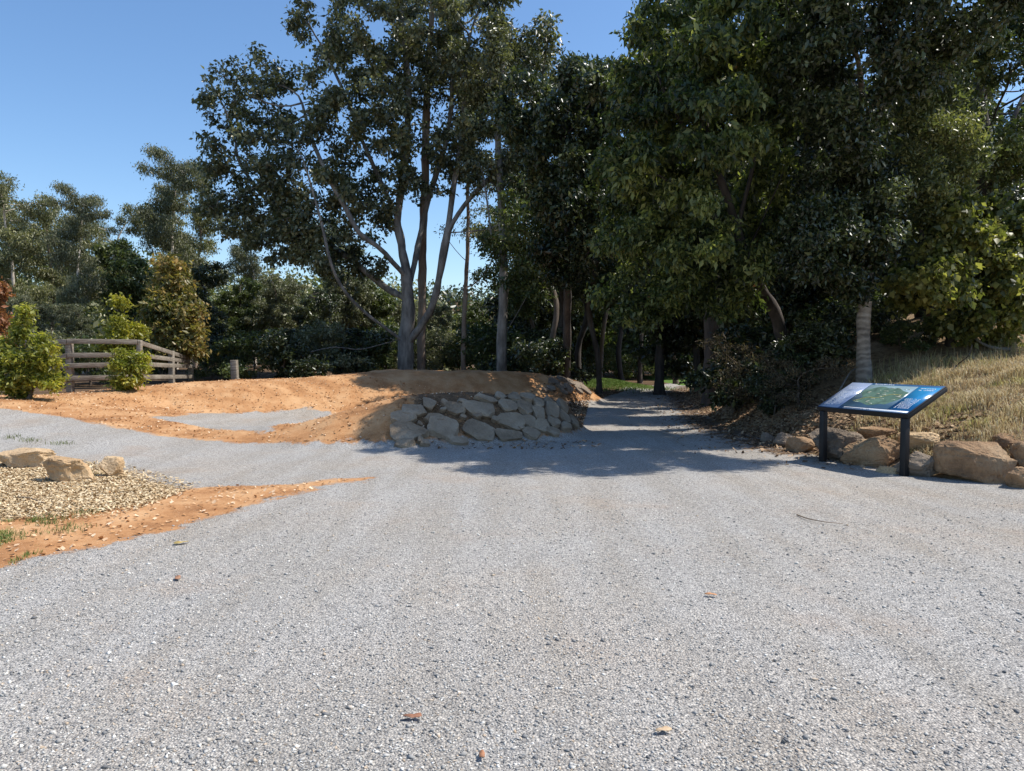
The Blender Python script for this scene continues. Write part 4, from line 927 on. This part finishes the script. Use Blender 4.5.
# grass blades
def blades(name, X, Y, Lh, wd, mat, label, cat, lean=.45):
    n = len(X); Z = height(X, Y); th = rs.random(n)*6.28; d = np.stack([np.cos(th), np.sin(th), np.zeros(n)], 1)
    s = np.stack([-np.sin(th), np.cos(th), np.zeros(n)], 1); l = (Lh*(.4+rs.random(n)*.9))[:, None]; ln = np.abs(rs.normal(lean, .3, (n, 1)))
    b0_ = np.stack([X, Y, Z-.01], 1); m_ = b0_+d*l*ln*.35+np.array([0, 0, 1])*l*.6; e_ = b0_+d*l*ln*1.1+np.array([0, 0, 1])*l*(1-.35*ln)
    V = np.stack([b0_-s*wd, b0_+s*wd, m_+s*wd*.8, m_-s*wd*.8, e_], 1).reshape(-1, 3); i = np.arange(n)[:, None]*5
    return tag(mesh_np(name, V, [i+np.array([[0, 1, 2, 3]]), i+np.array([[3, 2, 4]])], mat), label, cat, kind='stuff')
Yg = rs.uniform(7.5, 15.4, 150000); Xg = np.interp(Yg, XE_Y, XE_X)+.35+rs.random(150000)*7.5
k = (Xg < Yg*.78+1) & (Xg > Yg*(.455+.05*fbm(Yg*2, Xg*2, 71, 2))) & (rs.random(150000) < .45+.9*fbm(Xg*1.1, Yg*1.1, 44, 3)+.25); Xg, Yg = Xg[k], Yg[k]
def grass_mat(name, dry, green, thr, sc=.9):
    m, nt, b, out = newmat(name); r = island(nt); co = coords(nt); f = tnoise(nt, co, sc, 4)
    a = ramp(nt, r, dry); g = ramp(nt, r, green); q = ramp(nt, mth(nt, 'ADD', f, mth(nt, 'MULTIPLY', r, .15)), [(thr, (0, 0, 0)), (thr+.1, (1, 1, 1))])
    c = mix(nt, q, a, g); nt.links.new(c, b.inputs[0]); b.inputs['Roughness'].default_value = .6
    t = N(nt, 'ShaderNodeBsdfTranslucent'); nt.links.new(c, t.inputs[0]); mx = N(nt, 'ShaderNodeMixShader'); mx.inputs[0].default_value = .3
    nt.links.new(b.outputs[0], mx.inputs[1]); nt.links.new(t.outputs[0], mx.inputs[2]); nt.links.new(mx.outputs[0], out.inputs[0]); return m
blades('dry_grass', Xg, Yg, .10*(.5+1.9*np.clip(fbm(Xg*2.3, Yg*2.3, 88, 3)+.35, 0, 1)), .0055, grass_mat('dry_grass_blade', [(0, (.33, .22, .12)), (.5, (.58, .46, .24)), (1, (.76, .66, .40))], [(0, (.20, .24, .05)), (1, (.56, .52, .16))], .64), 'dry straw coloured grass with green patches on the sunny bank', 'grass')
n = 6500; Yt = rs.uniform(13.2, 15.6, n); Xt = np.interp(Yt, XE_Y, XE_X)+rs.uniform(.3, 7, n); k = (rs.random(n) < .25+fbm(Xt*1.5, Yt*1.5, 8, 2)) & (Xt > Yt*.47)
blades('tall_grass', Xt[k], Yt[k], .30, .004, island_mat('tall_grass_blade', [(0, (.30, .22, .12)), (.6, (.50, .40, .22)), (1, (.34, .36, .12))], .7, .3, .3), 'taller seeding grass along the top of the sunny bank', 'grass', .3)
X, Y = inpoly(PG_TUFT, 9000, .4); k = fbm(X*2.2, Y*2.2, 31, 3) > .10; 
blades('green_grass', X[k], Y[k], .05, .003, island_mat('green_blade', [(0, (.07, .13, .025)), (.6, (.16, .24, .05)), (1, (.38, .36, .14))], .7, .3, .3), 'short green grass tufts in the dirt at lower left', 'grass')
n = 26000; Yl = rs.normal(36, 1.3, n); Xl = rs.normal(4.1, 1.2, n)
blades('lawn_grass', Xl, Yl, .10, .012, island_mat('lawn_blade', [(0, (.08, .14, .025)), (1, (.20, .28, .06))], .7, .3, .35), 'bright mown grass on the hump beside the far road', 'grass')
# small weeds in gravel, left
wx = []; wy = []
for (px, py) in [(12, 438), (30, 441), (62, 444), (92, 476), (46, 520), (48, 524), (70, 530), (85, 514), (20, 536)]:
    g = ground_hit(px, py); wx.append(g[0]+rs.normal(0, .09, 120)); wy.append(g[1]+rs.normal(0, .09, 120))
blades('weeds', np.concatenate(wx), np.concatenate(wy), .06, .003, island_mat('weed_blade', [(0, (.08, .12, .03)), (1, (.24, .26, .09))], .7, .3, .3), 'small sparse weeds poking through gravel and dirt at left', 'weeds')

# individual fallen leaves and twigs
def leaf_item(px, py, size, col, label, seed):
    g = ground_hit(px, py); r = np.random.default_rng(seed); pts = []
    for t in np.linspace(0, 2*np.pi, 18, endpoint=False):
        q = size*(.5+.18*math.cos(2*t)+.07*math.sin(5*t+seed)); pts.append((q*math.cos(t), q*.75*math.sin(t), size*.05*(math.sin(2*t+seed)+1)+.004))
    V = [(0, 0, .004)]+pts; V = np.array(V); V2 = V+np.array([0, 0, .003])
    Fa = [[0, 1+(i+1) % 18, 1+i] for i in range(18)]+[[19, 20+i, 20+(i+1) % 18] for i in range(18)]
    Fs = [[1+i, 1+(i+1) % 18, 20+(i+1) % 18, 20+i] for i in range(18)]
    o = mesh_np('fallen_leaf', np.concatenate([V, V2]), [np.array(Fa), np.array(Fs)], plain('leaf_%d' % seed, col, .7, .3, 0, .3, 40), loc=tuple(g+np.array([0, 0, .012])))
    o.rotation_euler = (0, 0, r.random()*6.28); tag(o, label, 'leaf', 'fallen leaves on the gravel')
leaf_item(413, 721, .06, (.30, .14, .08), 'curled rust brown leaf lying on gravel near the bottom centre', 1)
leaf_item(482, 761, .04, (.36, .17, .09), 'small orange leaf at the bottom edge of the gravel', 2)
leaf_item(181, 545, .085, (.55, .40, .13), 'yellow dry leaf lying on gravel near the dirt strip', 3)
leaf_item(711, 597, .06, (.50, .25, .12), 'pale orange leaf in the middle of the gravel', 4)
leaf_item(178, 580, .07, (.36, .19, .11), 'faded brown leaf flattened in gravel below the yellow leaf', 5)
leaf_item(663, 734, .055, (.55, .40, .25), 'cream coloured leaf right of bottom centre', 6)
def twig(name, pts, r0, label, cat='twig', mat='twig', group=None, forks=()):
    pts = resample(np.array(pts), .05); V = []; Ff = []; n = len(pts); tg = unit(np.gradient(pts, axis=0)); a = unit(np.cross(tg, [0.1, .2, 1.])); b_ = np.cross(tg, a)
    th = np.linspace(0, 2*np.pi, 6, endpoint=False); c0 = pts[0].copy()
    rr = r0*(1-.7*np.arange(n)/n)
    V = (pts[:, None]-c0+rr[:, None, None]*(np.cos(th)[None, :, None]*a[:, None]+np.sin(th)[None, :, None]*b_[:, None])).reshape(-1, 3)
    ii = np.arange(n-1)[:, None]*6+np.arange(6)[None]; jj = np.arange(n-1)[:, None]*6+(np.arange(6)[None]+1) % 6
    o = mesh_np(name, V, np.stack([ii, jj, jj+6, ii+6], -1).reshape(-1, 4), M[mat], smooth=True, loc=tuple(c0)); tag(o, label, cat, group); return o
def gp(px, py, up=.01): g = ground_hit(px, py); g[2] += up; return g
twig('twig', [gp(797, 516), gp(808, 521, .02), gp(825, 524, .02), gp(843, 525)], .007, 'thin curved twig lying on the gravel in front of the sign')
twig('twig', [gp(18, 499, .02), gp(30, 501, .03), gp(43, 505, .02)], .010, 'dark stick lying on the wood chips')
rt = np.random.default_rng(8); gT = 'dead branches hanging on the shaded bank'
dl = ['palest dead branch arching down the shaded bank', 'long dead branch left of the palest one', 'thin bleached branch near the foot of the shaded bank', 'dead branch trailing lowest toward the road', 'short dead branch high on the shaded bank', 'twisted grey branch by the bank shrub', 'grey branch nearest the pale ringed trunk']
for i, (a, b_, c) in enumerate([((795, 352, 15.6), (775, 362, 15.2), (758, 398, 14.8)), ((788, 350, 15.8), (765, 358, 15.5), (748, 392, 15.2)), ((792, 360, 15.3), (778, 375, 14.9), (766, 408, 14.5)), ((776, 372, 15), (755, 392, 14.8), (738, 412, 14.6)),
                                ((805, 345, 15.8), (790, 350, 15.4), (780, 368, 15.1)), ((800, 362, 15), (786, 385, 14.6), (784, 410, 14.2)), ((838, 398, 13.6), (850, 378, 13.9), (862, 366, 14.4))]):
    q = [gp(a[0], a[1], .10), gp((a[0]+b_[0])/2, (a[1]+b_[1])/2-2, .22), gp(b_[0], b_[1], .2), gp((c[0]+b_[0])/2+3, (c[1]+b_[1])/2, .12), gp(c[0], c[1], .03)]
    for p in q[1:-1]: p += rt.normal(0, .05, 3)
    twig('dead_branch', q, .022, dl[i], 'branch', 'bark_grey', gT)
twig('dead_branch', [gp(948, 384, .0), gp(955, 374, .12), P(968, 356, 13.2), P(972, 345, 13.2)], .02, 'dark dead stick poking up from the dry grass', 'branch', 'bark_dark')
twig('fallen_log', [gp(1010, 352, .05), gp(985, 350, .1), P(955, 322, 16.2)], .04, 'fallen branch lying in the shade at the top of the bank', 'branch', 'bark_grey')
print('done', time.time()-T0, 'faces', sum(len(m.polygons) for m in bpy.data.meshes))
